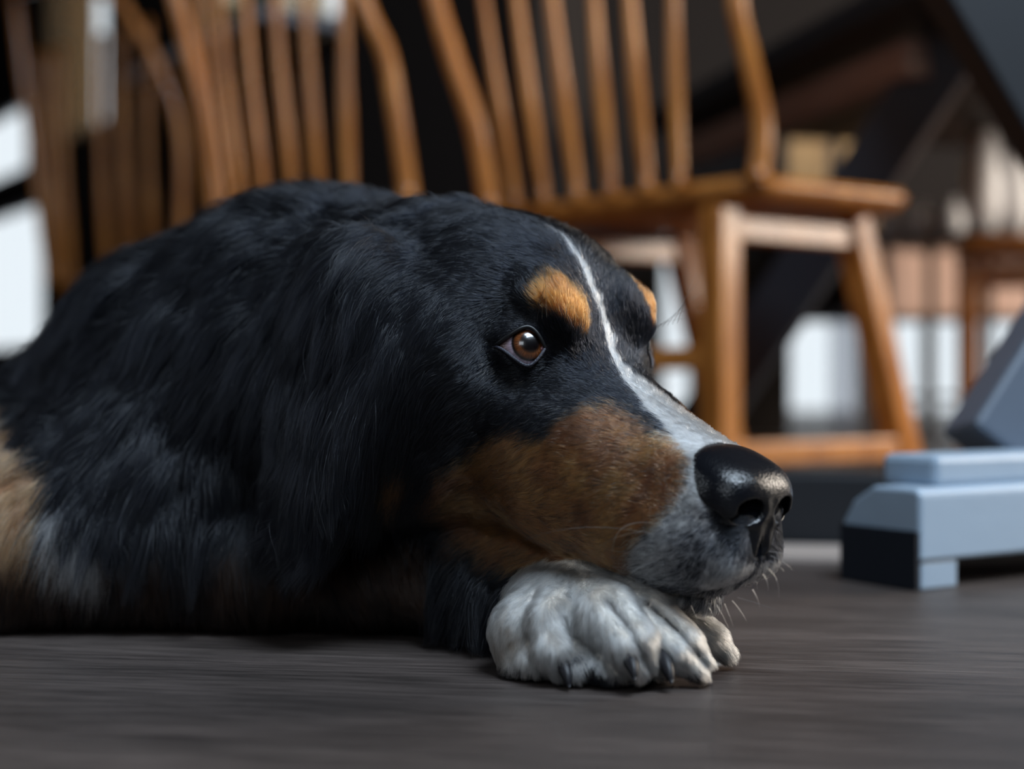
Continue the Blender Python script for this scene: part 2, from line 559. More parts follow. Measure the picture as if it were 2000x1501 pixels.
bp = nt.nodes.new('ShaderNodeBump'); bp.inputs['Strength'].default_value = .45; bp.inputs['Distance'].default_value = .0004
nt.links.new(tc.outputs['Object'], vo.inputs['Vector']); nt.links.new(vo.outputs['Distance'], bp.inputs['Height']); nt.links.new(bp.outputs[0], b.inputs['Normal'])
nose_me = new_mesh('nose', Vn, Qn)
nose_o = child('nose', nose_me, dog, m)

# claws: curved cones between the toes
CLAW_M = simple('claw', (.010, .009, .011), .45, .3)
def claw(a, b_, c, r):
    t = np.linspace(0, 1, 14)[:, None]
    A, B, C = (P(*x) for x in (a, b_, c))
    pts = (1 - t) ** 2 * A + 2 * t * (1 - t) * B + t * t * C
    rad = r * np.array([1, 1.02, 1.02, 1, .98, .95, .91, .86, .8, .72, .62, .5, .36, .15])
    child('claw', tube_mesh('claw', pts, rad, 12), dog, CLAW_M)
claw((1212, 1268, .700), (1238, 1286, .684), (1240, 1328, .679), .0042)
claw((1280, 1262, .712), (1302, 1286, .694), (1312, 1334, .688), .0046)
claw((1345, 1238, .742), (1372, 1256, .730), (1390, 1296, .725), .0042)
claw((1086, 1280, .712), (1106, 1300, .698), (1112, 1342, .694), .0040)

# ------------------------------------------------------------------ fur
from mathutils.kdtree import KDTree
rng = np.random.default_rng(7)
nv = len(dog_me.vertices)
VN = np.zeros(nv * 3, np.float32); dog_me.vertices.foreach_get('normal', VN); VN = VN.reshape(-1, 3).astype(float)
VC = np.zeros(nv * 3, np.float32); dog_me.vertices.foreach_get('co', VC); VC = VC.reshape(-1, 3).astype(float)
npoly = len(dog_me.polygons)
PV = np.zeros(npoly * 4, np.int32); dog_me.polygons.foreach_get('vertices', PV); PV = PV.reshape(-1, 4)
BVH = BVHTree.FromPolygons(VC.tolist(), PV.tolist())

def seg_dist(p, pts):
    pts = np.array(pts, float); best = np.full(len(p), 1e9)
    for a, b in zip(pts[:-1], pts[1:]):
        A, B, ra, rb = a[:3], b[:3], a[3], b[3]; ab = B - A
        h = np.clip(((p - A) @ ab) / (ab @ ab), 0, 1)
        best = np.minimum(best, np.linalg.norm(p - A - h[:, None] * ab, axis=1) - (ra + (rb - ra) * h))
    return best
PAW_CHAINS = [[tuple(P(*t[:3])) + (t[3],) for t in toe] for toe in TOES] + [[tuple(P(1140, 1180, .775)) + (.027,), tuple(P(1110, 1215, .770)) + (.027,)]]
LEG_CHAIN = [(-.345, .99, .070, .066), (-.315, .890, .052, .046), (-.15, .880, .042, .038), (-.03, .850, .040, .033)]
EAR_A, EAR_B, EAR_C = from_head((-.112, .068, .008)), P(628, 660, .808), P(618, 920, .806)

def region(p):
    """0 head, 1 paw, 2 foreleg, 3 ear, 4 body"""
    r = np.full(len(p), 4)
    h = to_head(p)
    r[(h[:, 0] > -.115) & (p[:, 1] < .98) & (h[:, 2] > -.125)] = 0
    leg = seg_dist(p, LEG_CHAIN); r[(leg < .006) & (p[:, 2] < .10)] = 2
    ear = seg_dist(p, [tuple(EAR_A * .6 + EAR_B * .4) + (.02,), tuple(EAR_C) + (.02,)])
    r[(ear < .028) & (p[:, 1] < .825) & (p[:, 0] < -.070)] = 3
    paw = np.min([seg_dist(p, c) for c in PAW_CHAINS], axis=0)
    r[(paw < .006) & (p[:, 2] < .085)] = 1
    return r

def mirror_px(p, reg):
    """pixel coordinates of the near-side twin of a point of the head"""
    h = to_head(p)
    w = from_head(np.stack([h[:, 0], np.abs(h[:, 1]), h[:, 2]], -1))
    q = np.where((reg == 0)[:, None], w, p)
    x, y = proj(q)
    return np.stack([x, y], -1), h

def poly_sd(pt, poly):
    """signed distance in pixels, negative inside"""
    poly = np.array(poly, float); d = np.full(len(pt), 1e9); inside = np.zeros(len(pt), bool)
    for a, b in zip(poly, np.roll(poly, -1, 0)):
        ab = b - a; h = np.clip(((pt - a) @ ab) / (ab @ ab), 0, 1)
        d = np.minimum(d, np.linalg.norm(pt - a - h[:, None] * ab, axis=1))
        c = ((a[1] > pt[:, 1]) != (b[1] > pt[:, 1]))
        with np.errstate(divide='ignore', invalid='ignore'):
            xx = a[0] + (pt[:, 1] - a[1]) * (b[0] - a[0]) / (b[1] - a[1] + 1e-12)
        inside ^= c & (pt[:, 0] < xx)
    return np.where(inside, -d, d)

_nv = rng.normal(size=(24, 3)); _nv /= np.linalg.norm(_nv, axis=1)[:, None]; _np = rng.uniform(0, 6.28, 24)
def wav(p, scale):
    """cheap smooth noise, about -1..1"""
    a = np.zeros(len(p))
    for i in range(8):
        a += np.sin((p @ _nv[i]) * (6.28 / scale) * (0.6 + .13 * i) + _np[i])
    return a / 4.0
def wav2(p, scale):
    a = np.zeros(len(p))
    for i in range(8, 20):
        a += np.sin((p @ _nv[i]) * (6.28 / scale) * (0.5 + .1 * (i - 8)) + _np[i])
    return a / 5.0

TAN = [(862, 960), (890, 900), (930, 868), (1000, 838), (1080, 852), (1140, 800), (1200, 790), (1265, 832), (1325, 868),
       (1352, 900), (1325, 960), (1300, 1010), (1240, 1055), (1222, 1110), (1240, 1150), (1150, 1180), (1050, 1125), (980, 1098), (925, 1055), (885, 1005)]
TAN2 = [(640, 1120), (685, 990), (745, 900), (800, 855), (818, 895), (802, 960), (795, 1010), (750, 1060), (700, 1160)]
WHITE = [(1300, 850), (1360, 900), (1328, 960), (1302, 1010), (1242, 1060), (1225, 1110), (1262, 1150), (1330, 1200), (1560, 1200), (1600, 1050), (1540, 860), (1400, 830)]
BROW = [(1052, 556), (1078, 541), (1114, 555), (1140, 592), (1148, 630), (1142, 662), (1120, 645), (1094, 622), (1056, 608), (1044, 582)]
RUST = [(-90, 800), (-20, 775), (30, 795), (75, 850), (105, 920), (150, 965), (110, 1010), (60, 1060), (-60, 1090), (-120, 950)]
CHESTW = [(75, 985), (150, 950), (200, 1030), (210, 1110), (160, 1110), (110, 1050)]

C_BLACK = np.array([.0034, .0042, .0068]); C_TAN = np.array([.47, .150, .042]); C_DTAN = np.array([.12, .042, .018])
C_WHITE = np.array([.88, .88, .89]); C_CREAM = np.array([.74, .66, .57]); C_BRN = np.array([.12, .055, .03])
BLZ_U = [-.075, -.063, -.040, -.011, .007, .022, .050, .080, .105, .125]
BLZ_W = [-.0010, .0003, .0013, .0022, .0024, .0028, .0065, .0125, .0200, .0290]

def colour(p, reg, jit):
    """colour of the coat at surface points; jit (0..1) dithers hair by hair"""
    px, h = mirror_px(p, reg)
    n = len(p)
    col = np.tile(C_BLACK, (n, 1))
    j = (jit - .5) * 2
    a = wav(p, .030); b = wav2(p, .011)
    hd = reg == 0
    # tan cheeks
    sd = np.minimum(poly_sd(px, TAN), poly_sd(px, TAN2) + 10) + 10 * a + 18 * j
    t = hd & (sd < 0)
    mixv = np.clip(.48 + .40 * a + .28 * b + .25 * j, 0, 1)
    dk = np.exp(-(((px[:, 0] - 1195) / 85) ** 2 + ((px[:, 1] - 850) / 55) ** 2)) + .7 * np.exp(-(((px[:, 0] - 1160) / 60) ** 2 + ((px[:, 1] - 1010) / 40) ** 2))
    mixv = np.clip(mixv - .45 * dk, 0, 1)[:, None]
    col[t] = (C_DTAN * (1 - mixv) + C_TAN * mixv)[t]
    nb = t & (jit > .93); col[nb] = C_BLACK * 1.5
    # white muzzle with black ticking and black round the nose
    w = hd & (poly_sd(px, WHITE) - 6 * a - 16 * j < 0) & (h[:, 0] > .05)
    nose_d = np.sqrt(((h[:, 0] - .140) / 1.0) ** 2 + (h[:, 1] / 1.0) ** 2 + ((h[:, 2] + .022) / 1.1) ** 2)
    low = np.clip((-h[:, 2] - .022) / .02, 0, 1)
    dark = np.clip(.04 + .45 * low * np.exp(-((h[:, 0] - .142) / .012) ** 2) + .35 * low * (wav2(p, .0035) > .45), 0, .8)
    dark = np.maximum(dark, np.clip((.0300 - nose_d) / .005, 0, 1))
    lipd = np.exp(-((h[:, 2] - np.interp(h[:, 0], [.07, .109, .122, .135, .148, .156], [-.0850, -.0810, -.0770, -.0710, -.0600, -.0500])) / .0035) ** 2)
    dark = np.maximum(dark, lipd * .85)
    dark = np.where((h[:, 0] > .1435) & (h[:, 2] < -.046) & (np.abs(h[:, 1]) > .002), .12, dark)
    wh = w & (rng.random(n) > dark)
    col[w] = C_BLACK * 1.3
    col[wh] = (C_WHITE * (.72 + .28 * rng.random(n))[:, None])[wh]
    # blaze
    bw = np.interp(h[:, 0], BLZ_U, BLZ_W)
    bw = np.where((h[:, 1] < 0) & (h[:, 0] > .03), bw * (1 + np.clip((h[:, 0] - .03) / .02, 0, 1) * 1.1), bw)
    bz = hd & (h[:, 2] > -.022) & (np.abs(h[:, 1]) + .0006 * j + .0005 * b < bw) & (h[:, 0] > -.072)
    col[bz] = C_WHITE
    fl = hd & (h[:, 2] > -.01) & (np.abs(h[:, 1]) < bw + .0035) & (jit > .86) & (h[:, 0] > -.06); col[fl] = C_WHITE * .8
    # brows
    s = poly_sd(px, BROW) + 4 * b + 9 * j
    e = hd & (s < 0) & ((h[:, 1] > 0) | (h[:, 1] < -.0315)); k = np.clip(.75 + .25 * b + .3 * j, 0, 1)[:, None]
    col[e] = (C_DTAN * (1 - k) + np.array([.30, .082, .015]) * k)[e]
    # pale ticks under the eye
    tk = hd & (np.abs(px[:, 1] - (705 + (px[:, 0] - 940) * .62)) < 16) & (px[:, 0] > 925) & (px[:, 0] < 1120) & (jit > .78) & (b > .1)
    col[tk] = np.array([.40, .33, .27])
    tk = hd & (np.hypot((px[:, 0] - 1090) / 70, (px[:, 1] - 800) / 35) < 1) & (jit > .88); col[tk] = np.array([.32, .30, .30])
    # body
    bd = (reg == 4) | (reg == 2)
    r = bd & (poly_sd(px, RUST) + 14 * a + 14 * j < 0) & (p[:, 1] < 1.06)
    k = np.clip(.6 + .4 * b + .3 * j, 0, 1)[:, None]
    col[r] = (C_DTAN * (1 - k) + np.array([.62, .25, .11]) * k)[r]
    lg = (reg == 2) & (p[:, 2] < .062) & (j + a * .6 > -.4); col[lg] = C_BRN * .22  # foreleg brown dimmed; shade from the head is put into its colour
    r = bd & (poly_sd(px, CHESTW) + 10 * a + 10 * j < 0) & (p[:, 1] < 1.06); col[r] = C_WHITE * .7
    # paw
    pw = reg == 1
    k = np.clip(.85 + .15 * a + .12 * b + .15 * j, 0, 1)
    k = np.clip(k - .7 * np.clip((1070 - px[:, 0]) / 80, 0, 1) * np.clip((px[:, 1] - 1190) / 60, 0, 1), 0, 1)[:, None]  # brown stain at the lower left, with some shade and warm bounce painted in
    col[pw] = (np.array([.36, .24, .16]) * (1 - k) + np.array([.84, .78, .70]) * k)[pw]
    pads = pw & (p[:, 2] < .0075 + .001 * a); col[pads] = np.array([.02, .017, .016])
    return col

# combing: pixel, direction in the photograph, length in mm, lift
GUIDES = {0: [
 (1470, 885, -1, -.42, 4, .25), (1420, 868, -1, -.5, 6, .25), (1340, 820, -1, -.6, 7, .25), (1270, 770, -.75, -.9, 8, .25), (1205, 700, -.35, -1, 8, .25),
 (1170, 580, -.6, -1, 9, .3), (1120, 470, -.9, -.65, 12, .3), (1060, 430, -1, -.3, 15, .3), (950, 405, -1, 0, 18, .3), (870, 420, -1, .1, 22, .3),
 (1340, 960, -1, -.2, 5, .3), (1320, 900, -1, -.25, 6, .3), (1250, 900, -1, 0, 8, .3), (1150, 850, -1, .05, 10, .3), (1150, 950, -1, .15, 10, .3),
 (1000, 900, -1, .35, 13, .35), (1000, 1000, -1, .25, 13, .35), (1150, 1040, -1, .15, 9, .3), (900, 1000, -1, .45, 18, .35), (800, 950, -.6, 1, 26, .35),
 (720, 1000, -.6, 1, 32, .35), (700, 1100, -.5, 1, 36, .35), (850, 1100, -.6, 1, 24, .3), (1000, 1080, -.9, .5, 14, .3), (1300, 1060, -1, .35, 6, .35), (1250, 1100, -1, .4, 7, .35),
 (1400, 1090, -.6, 1, 5, .35), (1400, 1030, -.9, .6, 4, .3), (1480, 1110, -.2, 1, 4, .35), (1350, 1170, -.4, 1, 8, .5), (1450, 1150, -.2, 1, 6, .5),
 (1020, 745, -1, .45, 6, .25), (950, 720, -1, .8, 8, .25), (1110, 740, -.8, -.2, 6, .25), (1090, 790, -1, .15, 8, .3),
 (960, 620, -1, .6, 8, .25), (1020, 612, -1, .0, 6, .25), (1050, 568, -.8, -.9, 10, .5), (1095, 560, -.15, -1, 10, .5), (1130, 620, .30, -1, 10, .5), (1100, 640, -.3, -1, 7, .4),
 (1040, 500, -1, -.25, 12, .3), (950, 560, -1, .0, 13, .3), (900, 500, -1, .15, 18, .3), (900, 650, -1, .8, 13, .3), (850, 600, -.8, 1, 22, .35), (800, 500, -1, .5, 26, .35),
 (760, 650, -.3, 1, 32, .35), (720, 500, -.8, .8, 32, .35), (850, 800, -.7, 1, 17, .3), (950, 820, -1, .6, 11, .3), (780, 800, -.3, 1, 28, .3), (1230, 820, -1, -.3, 8, .3), (1190, 770, -.9, -.5, 8, .3)],
 1: [(990, 1250, -.1, 1, 8, .3), (1030, 1180, -.3, 1, 8, .3), (1080, 1140, -.3, .9, 8, .3), (1120, 1200, .1, 1, 11, .3), (1160, 1140, .5, .8, 8, .3), (1220, 1130, .9, .8, 7, .22), (1240, 1200, .55, 1, 8, .22),
     (1200, 1270, .25, 1, 9, .25), (1320, 1270, .6, 1, 8, .2), (1300, 1180, .9, .7, 6, .2), (1385, 1240, .85, .8, 9, .22), (1060, 1290, .35, 1, 10, .3), (1140, 1270, .3, 1, 12, .35), (1210, 1320, .3, 1, 8, .3)],
 2: [(0, 1000, -.6, 1, 32, .3), (300, 1150, .0, 1, 26, .3), (600, 1180, .1, 1, 24, .3), (850, 1200, .2, 1, 18, .3)],
 3: [(700, 450, -.8, .7, 22, .35), (620, 440, -1, .5, 28, .35), (720, 600, -.3, 1, 38, .4), (650, 600, -.45, 1, 42, .4), (570, 600, -.7, 1, 42, .4), (620, 800, -.15, 1, 46, .4), (700, 800, -.1, 1, 40, .4), (680, 950, -.5, .9, 40, .45), (600, 950, -.7, .6, 40, .45)],
 4: [(600, 375, -1, -.3, 38, .8), (700, 370, -.7, -.6, 32, .8), (780, 385, -.9, -.2, 26, .6), (450, 420, -1, .3, 42, .7), (300, 560, -1, .75, 45, .45), (150, 650, -1, .6, 42, .4), (0, 720, -1, .3, 40, .4), (400, 800, -.4, 1, 45, .4),
     (200, 900, -.5, 1, 42, .4), (40, 900, -1, .7, 36, .35), (300, 1100, -.1, 1, 40, .3), (600, 1100, -.1, 1, 38, .3), (800, 1180, .0, 1, 30, .3), (500, 600, -.7, 1, 42, .4), (-400, 800, -1, .3, 40, .4)]}

def guide_arrays(k):
    out = []
    for (gx, gy, dx, dy, L, lift) in GUIDES[k]:
        o = Vector((0, 0, CAMZ)); t = P(gx, gy, 1.0); d = (Vector(t) - o).normalized()
        hit = BVH.ray_cast(o, d)
        if hit[0] is None: c = P(gx, gy, .9 if k == 4 else .78)
        else: c = np.array(hit[0])
        out.append((*c, dx, 0.0, -dy, L / 1000.0, lift))
    return np.array(out)

def comb(p, n, k):
    """direction, length, lift at points of region k"""
    g = guide_arrays(k)
    if k == 0:
        h = to_head(p); s = np.sign(h[:, 1]); s[s == 0] = 1
        q = from_head(np.stack([h[:, 0], np.abs(h[:, 1]), h[:, 2]], -1))
    else: q = p
    d2 = (q * q).sum(1)[:, None] + (g[:, :3] ** 2).sum(1)[None] - 2 * q @ g[:, :3].T
    d2 = np.maximum(d2, 0)
    w = 1.0 / (d2 + 2e-5) ** 2
    w /= w.sum(1, keepdims=True)
    D = w @ g[:, 3:6]; L = w @ g[:, 6]; lf = w @ g[:, 7]
    if k == 0:                                         # mirror the direction back on the far side
        c = D @ HL
        D = D - np.where(s < 0, 2 * c, 0)[:, None] * HL
        D = D - ((D @ HL) * (1 - np.clip(np.abs(h[:, 1]) / .010, 0, 1)))[:, None] * HL   # the parting lies flat
    return D, L, lf

tri = np.concatenate([PV[:, [0, 1, 2]], PV[:, [0, 2, 3]]])
tA = np.linalg.norm(np.cross(VC[tri[:, 1]] - VC[tri[:, 0]], VC[tri[:, 2]] - VC[tri[:, 0]]), axis=1) / 2
tC = VC[tri].mean(1); tN = VN[tri].mean(1); tN /= np.linalg.norm(tN, axis=1)[:, None] + 1e-9
tR = region(tC)
EYE_W = [from_head(EYE_C * np.array([1, s, 1])) for s in (1, -1)]

def in_eye(p):
    """distance to the eye openings, negative inside"""
    d = np.full(len(p), 1.0)
    for s in (1, -1):
        h = to_head(p) * np.array([1, s, 1]); q = h - EYE_C
        o = q @ EYE_FR[0]; a = q @ EYE_FR[1]; w = q @ EYE_FR[2]
        d = np.where(o > 0, np.minimum(d, lens2(a, w)), d)
    return d

def in_nose(p):
    h = to_head(p)
    a = (((h - [.1240, 0, -.0180]) / [.0270, .0265, .0165]) ** 2).sum(1) - 1
    b = (((h - [.1400, 0, -.036]) / [.016, .0085, .014]) ** 2).sum(1) - 1
    return np.minimum(a, b)

DENS = {0: 520, 1: 520, 2: 120, 3: 230, 4: 130}        # hairs per square centimetre on the side towards the room
FURQ = 1.0
def scatter():
    view = np.array([0, 0, CAMZ]) - tC; view /= np.linalg.norm(view, axis=1)[:, None]
    face = (tN * view).sum(1)
    f = np.where(face > -.25, 1.0, .30)
    f = np.where(tC[:, 0] / tC[:, 1] < -.45, .30, f)
    dens = np.array([DENS[k] for k in range(5)])[tR] * 1e4 * f * FURQ
    dens = np.where(tC[:, 2] < .002, 0, dens)
    dens = np.where((tR == 1) & (tC[:, 2] < .0060), dens * .3, dens)
    px, _ = mirror_px(tC, tR)
    fine = (tR == 0) & (px[:, 0] > 1150)
    dens = np.where(fine, dens * 1.35, dens)
    N = rng.poisson(dens * tA)
    i = np.repeat(np.arange(len(tA)), N)
    a, b = rng.random(len(i)), rng.random(len(i))
    m = a + b > 1; a[m], b[m] = 1 - a[m], 1 - b[m]
    t = tri[i]; c = 1 - a - b
    p = VC[t[:, 0]] * c[:, None] + VC[t[:, 1]] * a[:, None] + VC[t[:, 2]] * b[:, None]
    n = VN[t[:, 0]] * c[:, None] + VN[t[:, 1]] * a[:, None] + VN[t[:, 2]] * b[:, None]
    n /= np.linalg.norm(n, axis=1)[:, None] + 1e-9
    return p, n, tR[i]

def nearest(p, c):
    kd = KDTree(len(c))
    for i, q in enumerate(c.tolist()): kd.insert(q, i)
    kd.balance(); f = kd.find
    return np.fromiter((f(q)[1] for q in p.tolist()), np.int64, len(p))

HAIR_M = {}
def hair_material(name, rough=.30, radial=.45, coat=0.0):
    m = bpy.data.materials.new(name); m.use_nodes = True
    nt = m.node_tree; nt.nodes.clear()
    out = nt.nodes.new('ShaderNodeOutputMaterial')
    h = nt.nodes.new('ShaderNodeBsdfHairPrincipled')
    h.model = 'CHIANG'; h.parametrization = 'COLOR'
    h.inputs['Roughness'].default_value = rough
    h.inputs['Radial Roughness'].default_value = radial
    h.inputs['Coat'].default_value = coat
    at = nt.nodes.new('ShaderNodeAttribute'); at.attribute_name = 'coat_colour'
    nt.links.new(at.outputs['Color'], h.inputs['Color']); h.inputs['IOR'].default_value = 1.46
    nt.links.new(h.outputs[0], out.inputs['Surface'])
    return m

def make_curves(name, pts, rad, col, mat_):
    """pts (N, K, 3), rad (N, K), col (N, 3)"""
    N, K = pts.shape[:2]
    hc = bpy.data.hair_curves.new(name)
    hc.add_curves([K] * N)
    hc.attributes['position'].data.foreach_set('vector', pts.astype(np.float32).ravel())
    ra = hc.attributes.get('radius') or hc.attributes.new('radius', 'FLOAT', 'POINT')
    ra.data.foreach_set('value', rad.astype(np.float32).ravel())
    ca = hc.attributes.new('coat_colour', 'FLOAT_COLOR', 'CURVE')
    c4 = np.ones((N, 4), np.float32); c4[:, :3] = col
    ca.data.foreach_set('color', c4.ravel())
    hc.materials.append(mat_)
    o = bpy.data.objects.new(name, hc); COL.objects.link(o); o.parent = dog
    return o

def grow(p, n, k, K=6):
    D, L, lift = comb(p, n, k)
    N = len(p)
    if k == 4 or k == 2 or k == 3:
        sw = wav(p, .045)
        D = D + np.cross(n, D) * (.45 * sw)[:, None]
    else:
        sw = wav(p, .018)
        D = D + np.cross(n, D) * (.20 * sw + .22 * wav2(p, .007))[:, None]
    D = D + rng.normal(size=(N, 3)) * .13
    T = D - n * (D * n).sum(1)[:, None]
    T /= np.linalg.norm(T, axis=1)[:, None] + 1e-9
    L = L * rng.uniform(*((.6, 1.15) if k < 3 else (.45, 1.3)), N)
    lift = np.clip(lift + {0: .16, 1: .10, 2: .12, 3: .18, 4: .24}[k] * wav2(p, .009 if k in (0, 1) else .02) + rng.normal(size=N) * .06, .08, 1.0)
    s = np.linspace(0, 1, K)
    Ls = L[:, None] * s[None, :]
    up = lift[:, None] * (s - .55 * s * s)[None, :] * L[:, None]
    pts = p[:, None, :] + T[:, None, :] * Ls[:, :, None] * .96 + n[:, None, :] * up[:, :, None]
    long_ = np.clip((L - .014) / .02, 0, 1)
    pts[:, :, 2] -= (long_ * L * .30)[:, None] * (s ** 2)[None]
    # clumping into locks
    csize = {0: .0035, 1: .0045, 2: .010, 3: .009, 4: .011}[k]
    nc = max(8, int(len(p) * {0: .035, 1: .030, 2: .05, 3: .012, 4: .016}[k]))
    ci = rng.choice(N, min(nc, N), replace=False)
    own = ci[nearest(p, p[ci])]
    amt = {0: .48, 1: .50, 2: .6, 3: .84, 4: .84}[k] * rng.uniform(.4, 1.1, N)
    wgt = (s ** 1.3)[None] * amt[:, None]
    rel = pts[own] - pts
    pts = pts + rel * wgt[:, :, None]
    # keep tips off the floor and off the eyes
    pts[:, :, 2] = np.maximum(pts[:, :, 2], .0012 + .002 * rng.random(N)[:, None])
    cu = rng.normal(size=(N, 3)) * (L * .05)[:, None]
    pts += cu[:, None, :] * (np.sin(s * 3.14159))[None, :, None]
    return pts, L

FUR_NAMES = {0: 'face_fur', 1: 'paw_fur', 2: 'foreleg_fur', 3: 'ear_fur', 4: 'body_fur'}
def build_fur():
    p, n, r = scatter()
    e = in_eye(p); no = in_nose(p)
    keep = (e > .0006) & (no > 0)
    p, n, r, e = p[keep], n[keep], r[keep], e[keep]
    jit = rng.random(len(p))
    col = colour(p, r, jit)
    col *= rng.uniform(.75, 1.25, len(p))[:, None]
    col = np.clip(col, 0, .92)
    short = np.clip(e / .007, .25, 1.0)
    hm = hair_material('fur', .24, .50)
    for k in range(5):
        m = r == k
        if not m.any(): continue
        K = 5 if k in (0, 1) else 7
        pts, L = grow(p[m], n[m], k, K)
        if k == 0:
            sc = np.where(short[m] < 1, short[m], 1.0)
            pts = p[m][:, None] + (pts - p[m][:, None]) * sc[:, None, None]
        base = {0: .000085, 1: .000085, 2: .00012, 3: .00011, 4: .00013}[k]
        base = base * rng.uniform(.7, 1.2, m.sum())
        s = np.linspace(0, 1, K)
        prof = np.clip(1.0 - .85 * s ** 2.2, 0, 1)
        make_curves(FUR_NAMES[k], pts, base[:, None] * prof[None], col[m], hm)
        print(FUR_NAMES[k], m.sum())
build_fur()

# whiskers and brow bristles
def bristles():
    # start pixel, lateral, control pixel, end pixel, pale
    spec = [(1292, 1024, .040, 1180, 1000, 1199, 1108, 1), (1285, 1062, .040, 1225, 1068, 1200, 1100, 0), (1300, 1040, .040, 1215, 1030, 1165, 1072, 0),
     (1262, 1040, .041, 1120, 1010, 1010, 1060, 0), (1325, 1082, .038, 1270, 1082, 1240, 1118, 0), (1290, 1092, .037, 1235, 1105, 1215, 1140, 1),
     (1502, 1076, .004, 1525, 1078, 1548, 1087, 1), (1505, 1085, .002, 1530, 1092, 1550, 1114, 1), (1502, 1095, .004, 1520, 1100, 1532, 1116, 1), (1498, 1108, .005, 1524, 1125, 1521, 1166, 1),
     (1490, 1120, .006, 1502, 1135, 1500, 1154, 1), (1440, 1166, .008, 1490, 1180, 1542, 1200, 0), (1400, 1180, .012, 1412, 1200, 1424, 1228, 1), (1385, 1185, .012, 1394, 1200, 1398, 1222, 1),
     (1430, 1172, .008, 1446, 1188, 1458, 1212, 1), (1470, 1150, .006, 1480, 1165, 1484, 1186, 1), (1350, 1182, .016, 1358, 1198, 1364, 1218, 1), (1415, 1178, .010, 1425, 1200, 1432, 1222, 1)]
    out, col, ra = [], [], []
    for x, y, lat, mx, my, ex, ey, pale in spec:
        A = from_head(head_pix(x, y, lat)); dep = A[1]
        near = .010 if ex < x else .0
        out.append(bez(A, P(mx, my, dep - near), P(ex, ey, dep - near), 12)); col.append([.75, .74, .76] if pale else [.10, .085, .08]); ra.append(.00016 if pale else .00012)
    for s in (1, -1):                                      # bristles above the eyes
        for i in range(6):
            c = from_head(EYE_C * np.array([1, s, 1]) + np.array([.006 + .003 * i, s * .012, .018 + .002 * i]))
            v = HF * (.8 - .12 * i) + HL * s * (.25) + np.array([0, 0, .35 + .12 * i]); v /= np.linalg.norm(v); L = .028 + .005 * (i % 3)
            out.append(bez(c, c + v * L * .5 + [0, 0, .002], c + v * L - [0, 0, .006], 12)); col.append([.01, .01, .012]); ra.append(.00011)
    pts = np.array(out); pr = np.linspace(1, .15, 12)
    make_curves('whiskers', pts, np.array(ra)[:, None] * pr[None], np.array(col), hair_material('whisker', .25, .4))
def bez(a, b, c, n=14):
    t = np.linspace(0, 1, n)[:, None]; a, b, c = map(lambda v: np.array(v, float), (a, b, c))
    return (1 - t) ** 2 * a + 2 * t * (1 - t) * b + t * t * c
bristles()

# the skin carries the same markings
vr = region(VC)
vcol = colour(VC, vr, np.full(nv, .5))
en = in_nose(VC) < .15; vcol[en] = C_BLACK
ee = in_eye(VC) < .0016; vcol[ee] = np.array([.016, .013, .015])
ca = dog_me.color_attributes.new('coat_colour', 'FLOAT_COLOR', 'POINT')
c4 = np.ones((nv, 4), np.float32); c4[:, :3] = vcol
ca.data.foreach_set('color', c4.ravel())
m, nt, b = mat('skin')
at = nt.nodes.new('ShaderNodeAttribute'); at.attribute_name = 'coat_colour'
nt.links.new(at.outputs['Color'], b.inputs['Base Color'])
b.inputs['Roughness'].default_value = .9; b.inputs['Specular IOR Level'].default_value = .04
dog_me.materials.append(m)

# ------------------------------------------------------------------ things and structure helpers
def struct(o): o['kind'] = 'structure'; return o
def tag(o, label, cat, group=None):
    o['label'] = label; o['category'] = cat
    if group: o['group'] = group
    return o
tag(dog, 'black, rust and white mountain dog lying on the floor with its head on its paw', 'dog')

def bm_obj(name, bm, m, parent=None, smooth=False):
    me = bpy.data.meshes.new(name); bmesh.ops.recalc_face_normals(bm, faces=bm.faces); bm.to_mesh(me); bm.free()
    if smooth:
        for p in me.polygons: p.use_smooth = True
    o = bpy.data.objects.new(name, me); COL.objects.link(o)
    if parent: o.parent = parent
    me.materials.append(m)
    return o

def prism(bm, base, top):
    """closed solid between two rings of the same length"""
    n = len(base)
    a = [bm.verts.new(tuple(p)) for p in base]; b = [bm.verts.new(tuple(p)) for p in top]
    bm.faces.new(a[::-1]); bm.faces.new(b)
    for i in range(n): bm.faces.new((a[i], a[(i + 1) % n], b[(i + 1) % n], b[i]))

def box(bm, x0, x1, y0, y1, z0, z1):
    prism(bm, [(x0, y0, z0), (x1, y0, z0), (x1, y1, z0), (x0, y1, z0)], [(x0, y0, z1), (x1, y0, z1), (x1, y1, z1), (x0, y1, z1)])

def beam(bm, A, B, w, h, side=None):
    """rectangular bar from A to B, w wide along side, h along the third axis"""
    A, B = np.array(A, float), np.array(B, float); t = B - A; t /= np.linalg.norm(t)
    s = np.array(side if side is not None else (0, 1, 0), float); s -= t * (s @ t); s /= np.linalg.norm(s)
    u = np.cross(t, s)
    r = lambda C: [C + s * w / 2 * a + u * h / 2 * b for a, b in ((-1, -1), (1, -1), (1, 1), (-1, 1))]
    prism(bm, r(A), r(B))

def bevel(o, w=.004, seg=2):
    md = o.modifiers.new('bevel', 'BEVEL'); md.width = w; md.segments = seg; md.limit_method = 'ANGLE'
    return o

